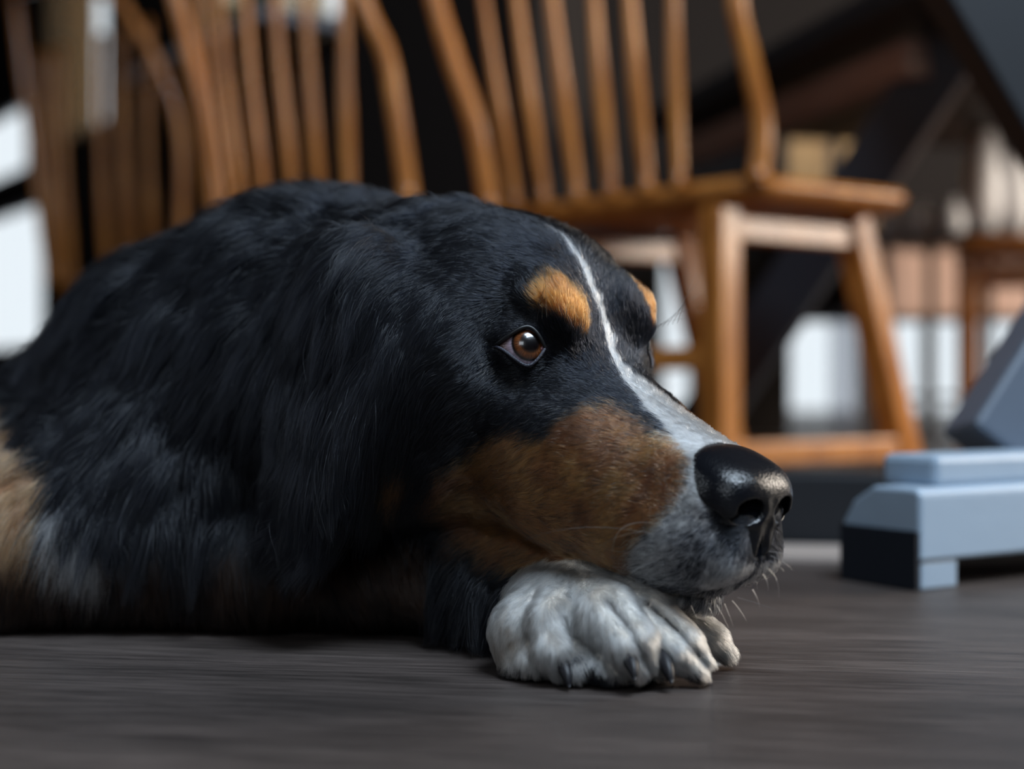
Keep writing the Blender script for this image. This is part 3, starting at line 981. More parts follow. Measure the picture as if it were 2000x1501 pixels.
def wood(name, c1, c2, rough=.3, scale=(3, 3, 30), coat=0.0, bump=.1):
    m, nt, b = mat(name)
    tc = nt.nodes.new('ShaderNodeTexCoord'); mp = nt.nodes.new('ShaderNodeMapping'); mp.inputs['Scale'].default_value = scale
    n = nt.nodes.new('ShaderNodeTexNoise'); n.inputs['Scale'].default_value = 4; n.inputs['Detail'].default_value = 6; n.inputs['Distortion'].default_value = .6
    cr = nt.nodes.new('ShaderNodeValToRGB'); cr.color_ramp.elements[0].position = .35; cr.color_ramp.elements[1].position = .68
    cr.color_ramp.elements[0].color = (*c1, 1); cr.color_ramp.elements[1].color = (*c2, 1)
    nt.links.new(tc.outputs['Object'], mp.inputs[0]); nt.links.new(mp.outputs[0], n.inputs['Vector'])
    nt.links.new(n.outputs['Fac'], cr.inputs[0]); nt.links.new(cr.outputs[0], b.inputs['Base Color'])
    bp = nt.nodes.new('ShaderNodeBump'); bp.inputs['Strength'].default_value = bump; bp.inputs['Distance'].default_value = .002
    nt.links.new(n.outputs['Fac'], bp.inputs['Height']); nt.links.new(bp.outputs[0], b.inputs['Normal'])
    b.inputs['Roughness'].default_value = rough
    b.inputs['Coat Weight'].default_value = coat; b.inputs['Coat Roughness'].default_value = .12
    return m

OAK = wood('varnished_oak', (.38, .120, .018), (.62, .235, .048), .32, (12, 12, 2), .35)
DARKWOOD = wood('dark_wood', (.020, .012, .008), (.045, .025, .015), .5, (10, 2, 2))
BROWNWOOD = wood('brown_wood', (.22, .13, .10), (.34, .21, .16), .5, (2, 10, 10))
BLACKWALL = simple('dark_wall_paint', (.022, .017, .015), .8, .2, bump=.2, bscale=20)
CEIL = simple('dark_ceiling_boards', (.03, .024, .02), .8, .2)
GREYPAINT = simple('grey_painted_wood', (.33, .42, .52), .42, .5, bump=.3, bscale=30)
SLATE = simple('slate_painted_steel', (.12, .145, .185), .42, .5, bump=.15, bscale=30)
BLACKPAINT = simple('black_painted_steel', (.016, .017, .020), .55, .25)
WHITE_M = simple('white_ceramic', (.72, .72, .74), .35, .5)
def cloth(name, col):
    m = simple(name, col, .8, .2); nt = m.node_tree; b = nt.nodes['Principled BSDF']; out = nt.nodes['Material Output']
    t = nt.nodes.new('ShaderNodeBsdfTransparent'); t.inputs[0].default_value = (*[c ** .5 for c in col], 1); mx = nt.nodes.new('ShaderNodeMixShader'); mx.inputs[0].default_value = .72
    nt.links.new(b.outputs[0], mx.inputs[1]); nt.links.new(t.outputs[0], mx.inputs[2]); nt.links.new(mx.outputs[0], out.inputs[0])
    return m
CURTAIN = cloth('cream_sheer', (.82, .66, .47))
CURTAIN2 = cloth('grey_white_curtain', (.86, .87, .92))
FRAME_M = simple('window_frame_paint', (.40, .38, .40), .5, .4)
TAN_M = simple('tan_upholstery', (.80, .54, .44), .8, .2, bump=.3, bscale=60)

# ------------------------------------------------------------------ floor
def floor_material():
    m, nt, b = mat('floor_planks')
    N = nt.nodes.new; L = nt.links.new
    tc = N('ShaderNodeTexCoord')
    rot = N('ShaderNodeMapping'); rot.inputs['Rotation'].default_value = (0, 0, math.radians(8)); L(tc.outputs['Object'], rot.inputs[0])
    br = N('ShaderNodeTexBrick'); br.inputs['Scale'].default_value = 1.0; br.inputs['Brick Width'].default_value = 2.2; br.inputs['Row Height'].default_value = .19
    br.inputs['Mortar Size'].default_value = .0004; br.inputs['Mortar Smooth'].default_value = .2; br.offset = .37
    br.inputs['Color1'].default_value = (.050, .039, .035, 1); br.inputs['Color2'].default_value = (.068, .054, .048, 1); br.inputs['Mortar'].default_value = (.035, .03, .029, 1)
    L(rot.outputs[0], br.inputs['Vector'])
    st = N('ShaderNodeMapping'); st.inputs['Scale'].default_value = (5, 70, 5); L(rot.outputs[0], st.inputs[0])
    n1 = N('ShaderNodeTexNoise'); n1.inputs['Scale'].default_value = 3; n1.inputs['Detail'].default_value = 8; n1.inputs['Roughness'].default_value = .7; L(st.outputs[0], n1.inputs['Vector'])
    st2 = N('ShaderNodeMapping'); st2.inputs['Scale'].default_value = (1.5, 6, 1); L(rot.outputs[0], st2.inputs[0])
    n2 = N('ShaderNodeTexNoise'); n2.inputs['Scale'].default_value = 3; n2.inputs['Detail'].default_value = 4; L(st2.outputs[0], n2.inputs['Vector'])
    m1 = N('ShaderNodeMapRange'); m1.inputs[1].default_value = .3; m1.inputs[2].default_value = .7; m1.inputs[3].default_value = .35; m1.inputs[4].default_value = 1.6; L(n1.outputs['Fac'], m1.inputs[0])
    m2 = N('ShaderNodeMapRange'); m2.inputs[1].default_value = .3; m2.inputs[2].default_value = .7; m2.inputs[3].default_value = .6; m2.inputs[4].default_value = 1.35; L(n2.outputs['Fac'], m2.inputs[0])
    mu = N('ShaderNodeMath'); mu.operation = 'MULTIPLY'; L(m1.outputs[0], mu.inputs[0]); L(m2.outputs[0], mu.inputs[1])
    hv = N('ShaderNodeHueSaturation'); L(br.outputs['Color'], hv.inputs['Color']); L(mu.outputs[0], hv.inputs['Value'])
    L(hv.outputs[0], b.inputs['Base Color'])
    rr = N('ShaderNodeMapRange'); rr.inputs[3].default_value = .34; rr.inputs[4].default_value = .56; L(n1.outputs['Fac'], rr.inputs[0]); L(rr.outputs[0], b.inputs['Roughness'])
    bp = N('ShaderNodeBump'); bp.inputs['Strength'].default_value = .45; bp.inputs['Distance'].default_value = .0015; L(n1.outputs['Fac'], bp.inputs['Height']); L(bp.outputs[0], b.inputs['Normal'])
    b.inputs['Specular IOR Level'].default_value = .45
    return m
bm = bmesh.new(); box(bm, -5.2, 3.3, -2.2, 8.4, -.10, 0)
struct(bm_obj('floor', bm, floor_material()))

# ------------------------------------------------------------------ walls: the back wall runs obliquely away to the left
W0 = np.array([-.49, 4.0]); WE = np.array([-.571, .821]); WN = np.array([.821, .571])      # along the wall; out of the room
def wp(s, off=0.0, z=0.0): q = W0 + WE * s + WN * off; return (q[0], q[1], z)
def wall_piece(bm, s0, s1, z0, z1, t=.05, off=0.0):
    prism(bm, [wp(s0, off, z0), wp(s1, off, z0), wp(s1, off + t, z0), wp(s0, off + t, z0)], [wp(s0, off, z1), wp(s1, off, z1), wp(s1, off + t, z1), wp(s0, off + t, z1)])
OPEN = [(-.02, .95, 1.17, 2.2), (1.93, 2.50, 1.17, 2.2), (2.78, 4.3, .30, .98), (3.02, 4.3, 1.12, 1.46)]
bm = bmesh.new()
ss = sorted({-.95, 5.4} | {v for o in OPEN for v in o[:2]})
for a, b_ in zip(ss[:-1], ss[1:]):
    mid = (a + b_) / 2; spans = sorted([(o[2], o[3]) for o in OPEN if o[0] < mid < o[1]]); z = 0.0
    for lo, hi in spans:
        wall_piece(bm, a, b_, z, lo); z = hi
    wall_piece(bm, a, b_, z, 2.62)
struct(bm_obj('wall_back', bm, BLACKWALL))

def glass_mat():
    m = bpy.data.materials.new('window_glass'); m.use_nodes = True; nt = m.node_tree; nt.nodes.clear()
    o = nt.nodes.new('ShaderNodeOutputMaterial'); mx = nt.nodes.new('ShaderNodeMixShader'); mx.inputs[0].default_value = .06
    t = nt.nodes.new('ShaderNodeBsdfTransparent'); g = nt.nodes.new('ShaderNodeBsdfGlossy'); g.inputs['Roughness'].default_value = .02
    nt.links.new(t.outputs[0], mx.inputs[1]); nt.links.new(g.outputs[0], mx.inputs[2]); nt.links.new(mx.outputs[0], o.inputs[0])
    return m
GLASS = glass_mat()
for i, (a, b_, z0, z1) in enumerate(OPEN):
    root = bpy.data.objects.new('window_%d' % (i + 1), None); COL.objects.link(root); struct(root)
    root.location = wp((a + b_) / 2, .08, z0)
    bm = bmesh.new(); w = .025
    for q in ((a, a + w, z0, z1), (b_ - w, b_, z0, z1), (a, b_, z0, z0 + w), (a, b_, z1 - w, z1)):
        wall_piece(bm, q[0], q[1], q[2], q[3], .03, .01)
    fr = bm_obj('window_frame', bm, FRAME_M); fr.parent = root; fr.matrix_parent_inverse = Matrix.Translation(-root.location)
    bm = bmesh.new(); wall_piece(bm, a, b_, z0, z1, .006, .02)
    gl = bm_obj('window_pane', bm, GLASS); gl.parent = root; gl.matrix_parent_inverse = Matrix.Translation(-root.location)

def curtain(name, s0, s1, z0, z1, off, label, m=CURTAIN, pts=None, folds=9, amp=.018):
    n = folds * 8
    bm = bmesh.new(); rows = []
    for j in range(2):
        z = (z0, z1)[j]; row = []
        for side in (0, 1):
            for i in range(n + 1):
                k = i if side == 0 else n - i
                s = s0 + (s1 - s0) * k / n
                o = off + amp * math.sin(k / n * folds * 2 * math.pi) + (.004 if side else 0)
                p = wp(s, -o, z) if pts is None else tuple(np.array(pts[0]) * (1 - k / n) + np.array(pts[1]) * (k / n) + np.array(pts[2]) * o) + (z,)
                row.append(bm.verts.new(p))
        rows.append(row)
    L = len(rows[0])
    for i in range(L): bm.faces.new((rows[0][i], rows[0][(i + 1) % L], rows[1][(i + 1) % L], rows[1][i]))
    o = bm_obj(name, bm, m, smooth=True)
    return tag(o, label, 'curtain')
curtain('curtain', -.04, .97, 1.12, 2.25, .05, 'cream curtain in the upper window behind the middle chair')
curtain('curtain', 1.91, 2.52, 1.14, 2.25, .05, 'narrow cream curtain in the slim window behind the left chairs')

# the right end of the room: wall with tall windows, seen under the table
CN = np.array(wp(-.95)[:2]); 
YE = 4.10
RO = [(.43, .53, .08, .54), (.80, 1.03, .005, .345), (1.10, 1.8, .005, .38)]
bm = bmesh.new()
bx_ = [.0, .43, .53, .80, 1.03, 1.10, 1.8, 3.14]
for a, b_ in zip(bx_[:-1], bx_[1:]):
    o = [o for o in RO if o[0] == a]
    if o: box(bm, a, b_, YE, YE + .16, 0, o[0][2]); box(bm, a, b_, YE, YE + .16, o[0][3], 2.62)
    else: box(bm, a, b_, YE, YE + .16, 0, 2.62)
struct(bm_obj('wall_end', bm, BLACKWALL))
bm = bmesh.new(); y1 = YE + .16
prism(bm, [(CN[0], CN[1], 0), (CN[0] + .13, CN[1] + .09, 0), (.13, y1, 0), (.0, y1, 0)], [(CN[0], CN[1], 2.62), (CN[0] + .13, CN[1] + .09, 2.62), (.13, y1, 2.62), (.0, y1, 2.62)])
struct(bm_obj('wall_inner', bm, BLACKWALL))
for i, (a, b_, z0, z1) in enumerate(RO):
    root = bpy.data.objects.new('window_%d' % (i + 5), None); COL.objects.link(root); struct(root); root.location = ((a + b_) / 2, YE + .08, z0)
    bm = bmesh.new(); w = .012; ya, yb = YE + .05, YE + .09
    box(bm, a, a + w, ya, yb, z0, z1); box(bm, b_ - w, b_, ya, yb, z0, z1); box(bm, a, b_, ya, yb, z0, z0 + .010); box(bm, a, b_, ya, yb, z1 - .012, z1)
    if i == 2: box(bm, 1.205, 1.217, ya, yb, z0, z1); box(bm, a, b_, ya, yb, .106, .120)
    fr = bm_obj('window_frame', bm, DARKWOOD if i == 2 else FRAME_M); fr.parent = root; fr.matrix_parent_inverse = Matrix.Translation(-root.location)
    bm = bmesh.new(); box(bm, a, b_, YE + .068, YE + .074, z0, z1)
    gl = bm_obj('window_pane', bm, GLASS); gl.parent = root; gl.matrix_parent_inverse = Matrix.Translation(-root.location)

# side walls, the wall behind the camera, ceiling with the roof light
def wall_y(bm, x0, x1, ya, yb, opens, zt=2.62):
    ys = sorted({ya, yb} | {v for o in opens for v in o[:2]})
    for a, b_ in zip(ys[:-1], ys[1:]):
        mid = (a + b_) / 2; z = 0
        for o in sorted([o for o in opens if o[0] < mid < o[1]], key=lambda o: o[2]):
            box(bm, x0, x1, a, b_, z, o[2]); z = o[3]
        box(bm, x0, x1, a, b_, z, zt)
bm = bmesh.new(); wall_y(bm, 3.14, 3.30, -2.2, 5.36, [(1.15, 2.65, .55, 1.95)]); struct(bm_obj('wall_right', bm, BLACKWALL))
bm = bmesh.new(); wall_y(bm, -3.66, -3.50, -2.2, 8.4, [(0.0, 1.2, .9, 2.1)]); struct(bm_obj('wall_left', bm, BLACKWALL))
bm = bmesh.new()
for q in ((-3.66, -1.25, 0, 2.62), (-.15, 3.30, 0, 2.62), (-1.25, -.15, 0, 1.05), (-1.25, -.15, 1.95, 2.62)): box(bm, q[0], q[1], -2.36, -2.2, q[2], q[3])
bm.verts.ensure_lookup_table(); struct(bm_obj('wall_front', bm, BLACKWALL))
bm = bmesh.new()
sx0, sx1, sy0, sy1 = .07, 1.93, -.73, .23
for q in ((-5.2, sx0, -2.36, 8.4), (sx1, 3.3, -2.36, 8.4), (sx0, sx1, -2.36, sy0), (sx0, sx1, sy1, 8.4)):
    box(bm, q[0], q[1], q[2], q[3], 2.62, 2.74)
struct(bm_obj('ceiling', bm, CEIL))

# ------------------------------------------------------------------ spindle-back chairs
SZ = .456                                             # top of the seat
CH_N, CH_L, CH_R = np.array([.354, 2.05]), np.array([-.010, 2.450]), np.array([.640, 2.240])
CH_F = CH_L + (CH_R - CH_N)
CHO = Vector(((CH_N + CH_F)[0] / 2, (CH_N + CH_F)[1] / 2, 0))

def empty(name, loc):
    o = bpy.data.objects.new(name, None); COL.objects.link(o); o.location = loc; return o
def part(name, bm, m, root, smooth=False, bev=None):
    o = bm_obj(name, bm, m, smooth=smooth)
    o.data.transform(Matrix.Translation(-root.location)); o.parent = root
    if bev: bevel(o, bev)
    return o
def tube_part(name, pts, rad, m, root, seg=12):
    me = tube_mesh(name, pts, rad, seg); me.transform(Matrix.Translation(-root.location)); me.materials.append(m)
    o = bpy.data.objects.new(name, me); COL.objects.link(o); o.parent = root
    return o

def bez(a, b, c, n=14):
    t = np.linspace(0, 1, n)[:, None]; a, b, c = map(lambda v: np.array(v, float), (a, b, c))
    return (1 - t) ** 2 * a + 2 * t * (1 - t) * b + t * t * c

def z_px(py, d): return CAMZ + (CY - py) / FPX * d

def make_chair(N2, L2, R2, spindles, post_r, post_l, label, top=1.10):
    """bow-backed chair: seat corners on the floor plan (N nearest, L and R its neighbours); spindles (pixel at the seat,
    pixel at the frame top, radius); posts as pixel polylines read off the photograph, set at the depth of the back"""
    F2 = L2 + (R2 - N2)
    C2 = (N2 + F2) / 2
    root = empty('spindle_chair' if spindles else 'wooden_stool', (C2[0], C2[1], 0))
    def ring(inset, z):
        pts = []; cs = [N2, R2, F2, L2]
        for i in range(4):
            a, b_, c = cs[i - 1], cs[i], cs[(i + 1) % 4]
            u = (a - b_) / np.linalg.norm(a - b_); w = (c - b_) / np.linalg.norm(c - b_)
            for t in np.linspace(0, 1, 7):
                q = (1 - t) ** 2 * (b_ + u * .045) + 2 * t * (1 - t) * b_ + t * t * (b_ + w * .045)
                q = q + (C2 - q) / np.linalg.norm(C2 - q) * inset
                pts.append((q[0], q[1], z))
        return pts
    bm = bmesh.new(); rings = [ring(.035, SZ - .038), ring(.008, SZ - .026), ring(.0, SZ - .014), ring(.008, SZ - .002), ring(.05, SZ), ring(.11, SZ - .010)]
    vs = [[bm.verts.new(p) for p in r] for r in rings]; n = len(vs[0])
    bm.faces.new(vs[0][::-1]); bm.faces.new(vs[-1])
    for a, b_ in zip(vs[:-1], vs[1:]):
        for i in range(n): bm.faces.new((a[i], a[(i + 1) % n], b_[(i + 1) % n], b_[i]))
    part('seat', bm, OAK, root, smooth=True)
    side = np.array([*(R2 - N2), 0]); sl = np.linalg.norm(side); side /= sl
    back = np.array([*(L2 - N2), 0]); back /= np.linalg.norm(back)
    for e in (0.0, 1.0):
        A = np.array([*(N2 + (L2 - N2) * e), 0]) + side * .030 + back * (.098 if e == 0 else -.075)
        bm = bmesh.new(); beam(bm, A + [0, 0, SZ - .037], A + [0, 0, .0], .044, .050, side); part('leg', bm, OAK, root, bev=.006)
        B = A + side * (sl - .065); Bb = A + side * (sl + .070)
        bm = bmesh.new(); beam(bm, B + [0, 0, SZ - .037], Bb + [0, 0, .0], .048, .046, back); part('leg', bm, OAK, root, bev=.006)
        bm = bmesh.new(); beam(bm, A + side * .01 + [0, 0, SZ - .070], B + [0, 0, SZ - .070], .030, .036, back); part('apron', bm, OAK, root, bev=.004)
        bm = bmesh.new(); beam(bm, A + [0, 0, .045], Bb - side * .01 + [0, 0, .045], .040, .036, back); part('stretcher', bm, OAK, root, bev=.004)
    A0 = np.array([*N2, 0]) + side * .030
    bm = bmesh.new(); beam(bm, A0 + back * .11 + [0, 0, .19], A0 + np.array([*(L2 - N2), 0]) - back * .09 + [0, 0, .19], .028, .036, side); part('stretcher', bm, OAK, root, bev=.004)
    if not spindles: return tag(root, label, 'stool')
    def along(px):
        k = (px - CX) / FPX; dlt = L2 - N2
        q = N2 + dlt * ((N2[0] - k * N2[1]) / (k * dlt[1] - dlt[0])); return q
    for bx, tx, r0 in spindles:
        q = along(bx); B0 = np.array([q[0], q[1], SZ - .006]); d1 = q[1] - .02
        yb = CY - (SZ - CAMZ) * FPX / q[1]
        yt = CY - (top - CAMZ) * FPX / d1
        T0 = P(tx + (tx - bx) * (0 - yt) / max(yb, 60), yt, d1)
        t = np.linspace(0, 1, 20)
        pts = B0 + (T0 - B0) * t[:, None] + np.outer(np.sin(t * np.pi) * .010, -side)
        tube_part('spindle', pts, .86 * r0 * (.80 + .35 * np.exp(-((t - .22) / .18) ** 2)), OAK, root)
    ends = []
    for poly, r0 in ((post_r, .0165), (post_l, .019)):
        q = along(poly[0][0])
        ctrl = [np.array([q[0], q[1], SZ - .006])] + [P(x, y, q[1] - .02 * i / 3) for i, (x, y) in enumerate(poly[1:], 1)]
        c = np.array(ctrl); tt = np.linspace(0, len(c) - 1, 22)
        tab = np.column_stack([np.arange(len(c)), c]); X = np.stack(smooth_profile(tt, tab), -1)
        tube_part('post', X, np.linspace(r0, r0 * .8, 22), OAK, root); ends.append(X[-1])
    a, b_ = ends[1] + np.array([-.01, 0, 0]), ends[0] + np.array([.01, 0, 0])
    rl = bez(a, (a + b_) / 2 + [0, 0, .06] - side * .04, b_, 16)
    bm = bmesh.new(); rows = []
    for i, c in enumerate(rl):
        rows.append([bm.verts.new(tuple(c + side * sx_ * .011 + np.array([0, 0, sz_ * .030]))) for sx_, sz_ in ((-1, -1), (1, -1), (1, 1), (-1, 1))])
    bm.faces.new(rows[0]); bm.faces.new(rows[-1][::-1])
    for r0, r1 in zip(rows[:-1], rows[1:]):
        for i in range(4): bm.faces.new((r0[i], r0[(i + 1) % 4], r1[(i + 1) % 4], r1[i]))
    part('top_rail', bm, OAK, root, bev=.006)
    return tag(root, label, 'chair', 'spindle-back wooden chairs')

A2 = np.array
chair = make_chair(CH_N, CH_L, CH_R, [(1328, 1325, .0115), (1265, 1240, .0130), (1195, 1170, .0120), (1130, 1088, .0130), (1065, 1020, .0120), (1012, 955, .0105)],
    [(1482, 330), (1488, 240), (1462, 110), (1436, -20), (1400, -440)], [(962, 400), (930, 250), (880, 100), (845, -20), (740, -400)],
    'varnished orange spindle-back chair behind the dog\'s head, the one whose whole seat shows')
T_ = A2([-.535, .31])
make_chair(CH_N + T_, CH_L + T_, CH_R + T_, [(685, 682, .0130), (628, 606, .0130), (578, 546, .0125), (522, 488, .0120), (478, 436, .0115), (450, 400, .0105)],
    [(800, 355), (775, 220), (752, 100), (705, -10), (560, -430)], [(425, 400), (402, 250), (365, 80), (340, -20), (250, -420)],
    'varnished spindle-back chair rising behind the dog\'s neck, middle one of the row')
make_chair(A2([-.925, 3.80]), A2([-1.37, 4.22]), A2([-.66, 4.00]), [(302, 290, .0140), (258, 238, .0150), (212, 196, .0155), (140, 118, .0160), (122, 92, .0150), (110, 68, .0140)],
    [(352, 500), (356, 300), (335, 190), (290, 90), (225, -15)], [(100, 560), (72, 330), (48, 160), (28, -20)],
    'varnished spindle-back chair at the far left with a strongly bent post, farthest from the camera', top=1.13)
make_chair(A2([.905, 2.92]), A2([1.03, 3.32]), A2([1.32, 2.80]), [], None, None, 'wooden stool at the far right behind the grey brace, beside the white ware')

# ------------------------------------------------------------------ the long table: top on a brown rail, black cross braces, feet
tb = empty('trestle_table', (1.0, 2.3, 0))
bm = bmesh.new(); beam(bm, P(1330, 305, 3.45), P(1795, 112, 2.40), .05, .062, (1, .25, 0)); part('rail', bm, BROWNWOOD, tb, bev=.004)
A, B = P(1330, 305, 3.45), P(1830, 95, 2.33)
dirv = (B - A); dirv[2] = 0; dirv /= np.linalg.norm(dirv); nr = np.array([-dirv[1], dirv[0], 0]) 
if nr[0] < 0: nr = -nr
a = A - nr * .10; b_ = B + dirv * .95 - nr * .10
bm = bmesh.new(); za = .755
prism(bm, [(a[0], a[1], za), (b_[0], b_[1], za), (b_[0] + nr[0] * .95, b_[1] + nr[1] * .95, za), (a[0] + nr[0] * .95, a[1] + nr[1] * .95, za)],
      [(a[0], a[1], za + .045), (b_[0], b_[1], za + .045), (b_[0] + nr[0] * .95, b_[1] + nr[1] * .95, za + .045), (a[0] + nr[0] * .95, a[1] + nr[1] * .95, za + .045)])
part('tabletop', bm, BLACKPAINT, tb, bev=.004)
# far brace pair
bm = bmesh.new(); beam(bm, P(1950, -40, 2.36), P(1345, 868, 2.82), .075, .098, (.38, 1, 0)); part('brace', bm, simple('charcoal_painted_steel', (.030, .033, .042), .5, .3), tb, bev=.004)
# near braces of the cross at the camera end
bm = bmesh.new(); beam(bm, P(1775, -290, 1.552), P(2260, 520, 1.50) + (P(2260, 520, 1.50) - P(1795, -260, 1.55)) * .33, .07, .115, (0, 1, 0)); part('brace', bm, BLACKPAINT, tb, bev=.004)
bm = bmesh.new(); beam(bm, P(1962, 905, 1.20) + (P(2320, 330, 1.26) - P(1962, 905, 1.20)) * 2.35, P(1962, 905, 1.20), .07, .100, (0, 1, 0)); part('brace', bm, SLATE, tb, bev=.005)
# feet: the near foot stands askew, its end face turned away from the light and darkened by a plate
K0 = np.array([.2956, 1.03]); E1 = np.array([.85, .53]); E1 /= np.linalg.norm(E1); E2 = np.array([-E1[1], E1[0]])
kp = lambda a, b_, z: (K0[0] + E1[0] * a + E2[0] * b_, K0[1] + E1[1] * a + E2[1] * b_, z)
zt = z_px(955, 1.03)
prof = [(0, .021), (.078, .021), (.078, zt - .030), (.066, zt - .012), (.046, zt), (.004, zt), (0, zt - .004)]
bm = bmesh.new(); prism(bm, [kp(0, b_, z) for b_, z in prof], [kp(.55, b_, z) for b_, z in prof]); part('foot_beam', bm, GREYPAINT, tb, bev=.003)
bm = bmesh.new(); prism(bm, [kp(.003, .002, 0), kp(.042, .002, 0), kp(.042, .076, 0), kp(.003, .076, 0)], [kp(.003, .002, .0215), kp(.042, .002, .0215), kp(.042, .076, .0215), kp(.003, .076, .0215)]); part('foot_pad', bm, GREYPAINT, tb, bev=.002)
bm = bmesh.new(); prism(bm, [kp(-.003, .001, .001), kp(.001, .001, .001), kp(.001, .077, .001), kp(-.003, .077, .001)], [kp(-.003, .001, zt - .031), kp(.001, .001, zt - .031), kp(.001, .077, zt - .031), kp(-.003, .077, zt - .031)]); part('end_shade_plate', bm, simple('end_face_shade', (.012, .015, .022), .6, .3), tb)  # thin dark plate added to put shade on the end face
zq = z_px(890, 1.06)
bm = bmesh.new(); prism(bm, [kp(.030, .012, zt - .001), kp(.5, .012, zt - .001), kp(.5, .066, zt - .001), kp(.030, .066, zt - .001)], [kp(.030, .012, zq), kp(.5, .012, zq), kp(.5, .066, zq), kp(.030, .066, zq)]); part('foot_plate', bm, GREYPAINT, tb, bev=.005)
bm = bmesh.new(); beam(bm, (.02, 1.42, .034), (.62, 1.26, .034), .07, .066, (0, 1, 0)); part('floor_beam', bm, BLACKPAINT, tb, bev=.004)
tag(tb, 'long table with black cross braces and grey painted feet on the right', 'table')

# pale strip added on the floor, painting a lit patch of it
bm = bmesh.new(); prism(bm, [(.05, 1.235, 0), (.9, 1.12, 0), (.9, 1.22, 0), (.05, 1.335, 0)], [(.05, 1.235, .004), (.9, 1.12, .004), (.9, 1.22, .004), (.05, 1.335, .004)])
struct(bm_obj('lit_floor_strip', bm, simple('pale_strip', (.42, .35, .31), .5)))

# ------------------------------------------------------------------ far right: bench, shelf with white ware, hanging curtain, small stool
bn = empty('bench', (1.35, 3.9, 0))
bm = bmesh.new(); box(bm, .945, 2.1, 3.76, 4.02, .325, .530); part('seat_cushion', bm, TAN_M, bn, bev=.02)
for x in (1.00, 2.04):
    for y in (3.80, 3.98):
        bm = bmesh.new(); box(bm, x - .018, x + .018, y - .018, y + .018, 0, .327); part('leg', bm, DARKWOOD, bn)
tag(bn, 'tan upholstered bench in front of the bright end windows', 'bench')
cb = empty('cupboard', (.9, 4.0, .7))
GOLD = wood('light_oak', (.42, .24, .09), (.62, .38, .15), .5, (6, 6, 1))
bm = bmesh.new(); box(bm, .72, 1.05, 3.86, 4.10, .55, .93); part('body', bm, DARKWOOD, cb, bev=.003)
for x0_, x1_ in ((.745, .855), (.885, .985)):
    bm = bmesh.new(); box(bm, x0_, x1_, 3.845, 3.862, .58, .905); part('door', bm, GOLD, cb, bev=.003)
tag(cb, 'hanging dark cupboard with two golden doors under the table', 'cupboard')
st = empty('side_table', (1.1, 3.45, 0))
bm = bmesh.new(); prism(bm, [(.90, 3.55, .492), (1.12, 3.30, .492), (1.30, 3.45, .492), (1.08, 3.70, .492)], [(.90, 3.55, .508), (1.12, 3.30, .508), (1.30, 3.45, .508), (1.08, 3.70, .508)]); part('tabletop', bm, DARKWOOD, st)
for x, y in ((.93, 3.55), (1.115, 3.34), (1.27, 3.45), (1.08, 3.67)):
    bm = bmesh.new(); box(bm, x - .010, x + .010, y - .010, y + .010, 0, .492); part('leg', bm, DARKWOOD, st)
tag(st, 'small dark side table crowded with white ware at the far right', 'side table')
def vase(x, y, h, r, lab):
    bm = bmesh.new(); prof = [(0, 0), (.62, 0), (.95, .22), (1, .45), (.8, .72), (.45, .86), (.55, 1), (.42, 1), (.36, .86), (0, .80)]
    n = 24; rings = []
    for pr, pz in prof[1:-1]:
        rings.append([bm.verts.new((x + r * pr * math.cos(2 * math.pi * i / n), y + r * pr * math.sin(2 * math.pi * i / n), .508 + h * pz)) for i in range(n)])
    bm.faces.new(rings[0][::-1]); bm.faces.new(rings[-1])
    for a, b_ in zip(rings[:-1], rings[1:]):
        for i in range(n): bm.faces.new((a[i], a[(i + 1) % n], b_[(i + 1) % n], b_[i]))
    o = bm_obj('vase', bm, WHITE_M, smooth=True); tag(o, lab, 'vase', 'white ware on the dark side table')
vase(.945, 3.55, .075, .034, 'small round white vase, leftmost on the dark side table')
vase(1.005, 3.49, .085, .034, 'small white vase, second from the left on the dark side table')
vase(1.065, 3.43, .090, .032, 'white vase at the middle of the dark side table, left of the tall one')
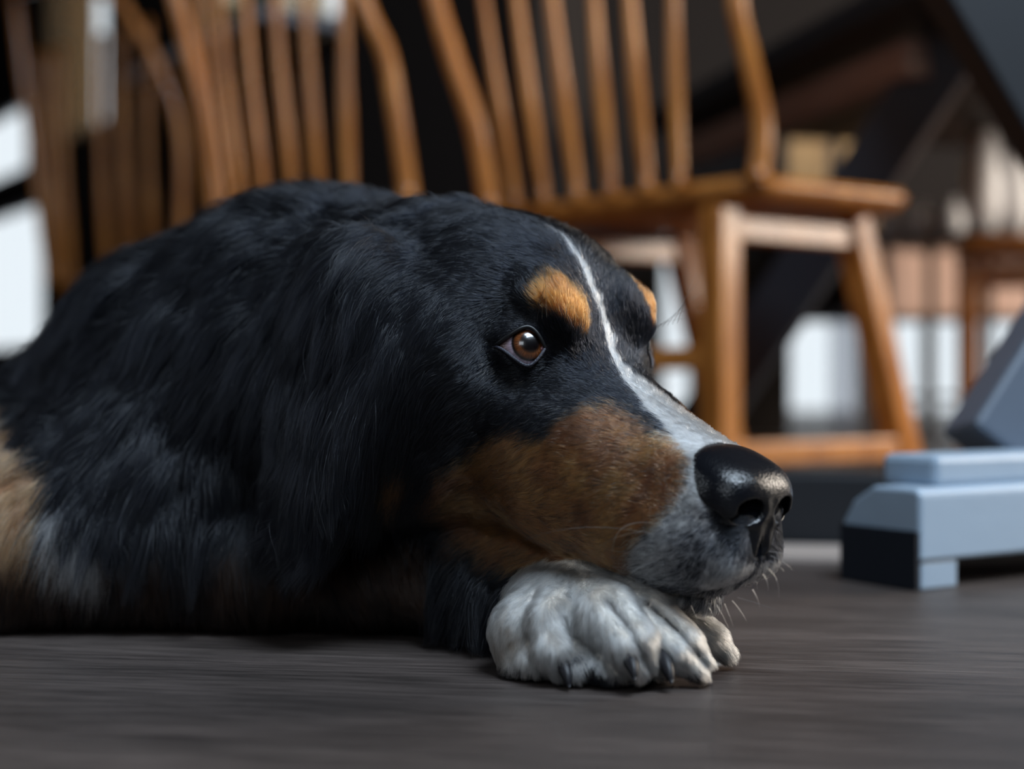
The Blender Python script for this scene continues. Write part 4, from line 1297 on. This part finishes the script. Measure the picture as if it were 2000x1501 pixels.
vase(1.135, 3.42, .30, .045, 'tall pale vase standing highest on the dark side table')
vase(1.225, 3.46, .20, .042, 'white vase at the right end of the dark side table')
curtain('curtain', 0, 1, .006, .36, 0, 'grey-white curtain hanging at the end window, seen between the chair legs', CURTAIN2, pts=((.905, 4.05), (1.02, 4.05), (0, 1)), folds=5, amp=.012)

# two small plants on the sill of the upper window, seen between the spindles
LEAF = simple('plant_leaf', (.06, .22, .10), .5, .4); POT = simple('clay_pot', (.25, .12, .07), .7, .3)
prng = np.random.default_rng(3)
for i, (s_, lab) in enumerate(((.30, 'small green plant on the window sill, the lower left one of two'), (.07, 'small green plant on the window sill, the right one of two'))):
    c = np.array(wp(s_, -.20, 1.17)); rt = empty('potted_plant', tuple(c))
    bm = bmesh.new(); bmesh.ops.create_cone(bm, cap_ends=True, segments=20, radius1=.025, radius2=.035, depth=.05, matrix=Matrix.Translation(c + [0, 0, .025]))
    part('pot', bm, POT, rt, smooth=False)
    bm = bmesh.new()
    for _ in range(60):
        a = prng.uniform(0, 6.28); L = prng.uniform(.05, .085); up = prng.uniform(-.7, 1.0)
        d = np.array([math.cos(a), math.sin(a), up]); d /= np.linalg.norm(d); sd = np.cross(d, [0, 0, 1.0]); sd /= np.linalg.norm(sd)
        b0 = c + [0, 0, .052]; mid = b0 + d * L * .55 + [0, 0, .008]; tip = b0 + d * L - [0, 0, .01]
        v = [bm.verts.new(tuple(q)) for q in (b0, mid + sd * .012, tip, mid - sd * .012)]
        w = [bm.verts.new(tuple(q + [0, 0, -.0012])) for q in (b0, mid + sd * .012, tip, mid - sd * .012)]
        bm.faces.new(v); bm.faces.new(w[::-1])
        for j in range(4): bm.faces.new((v[j], w[j], w[(j + 1) % 4], v[(j + 1) % 4]))
    part('leaves', bm, LEAF, rt)
    tag(rt, lab, 'plant', 'plants on the window sill')
# the sill they stand on
bm = bmesh.new(); wall_piece(bm, -.05, .98, 1.135, 1.17, .26, -.26); struct(bm_obj('trim_2', bm, FRAME_M))
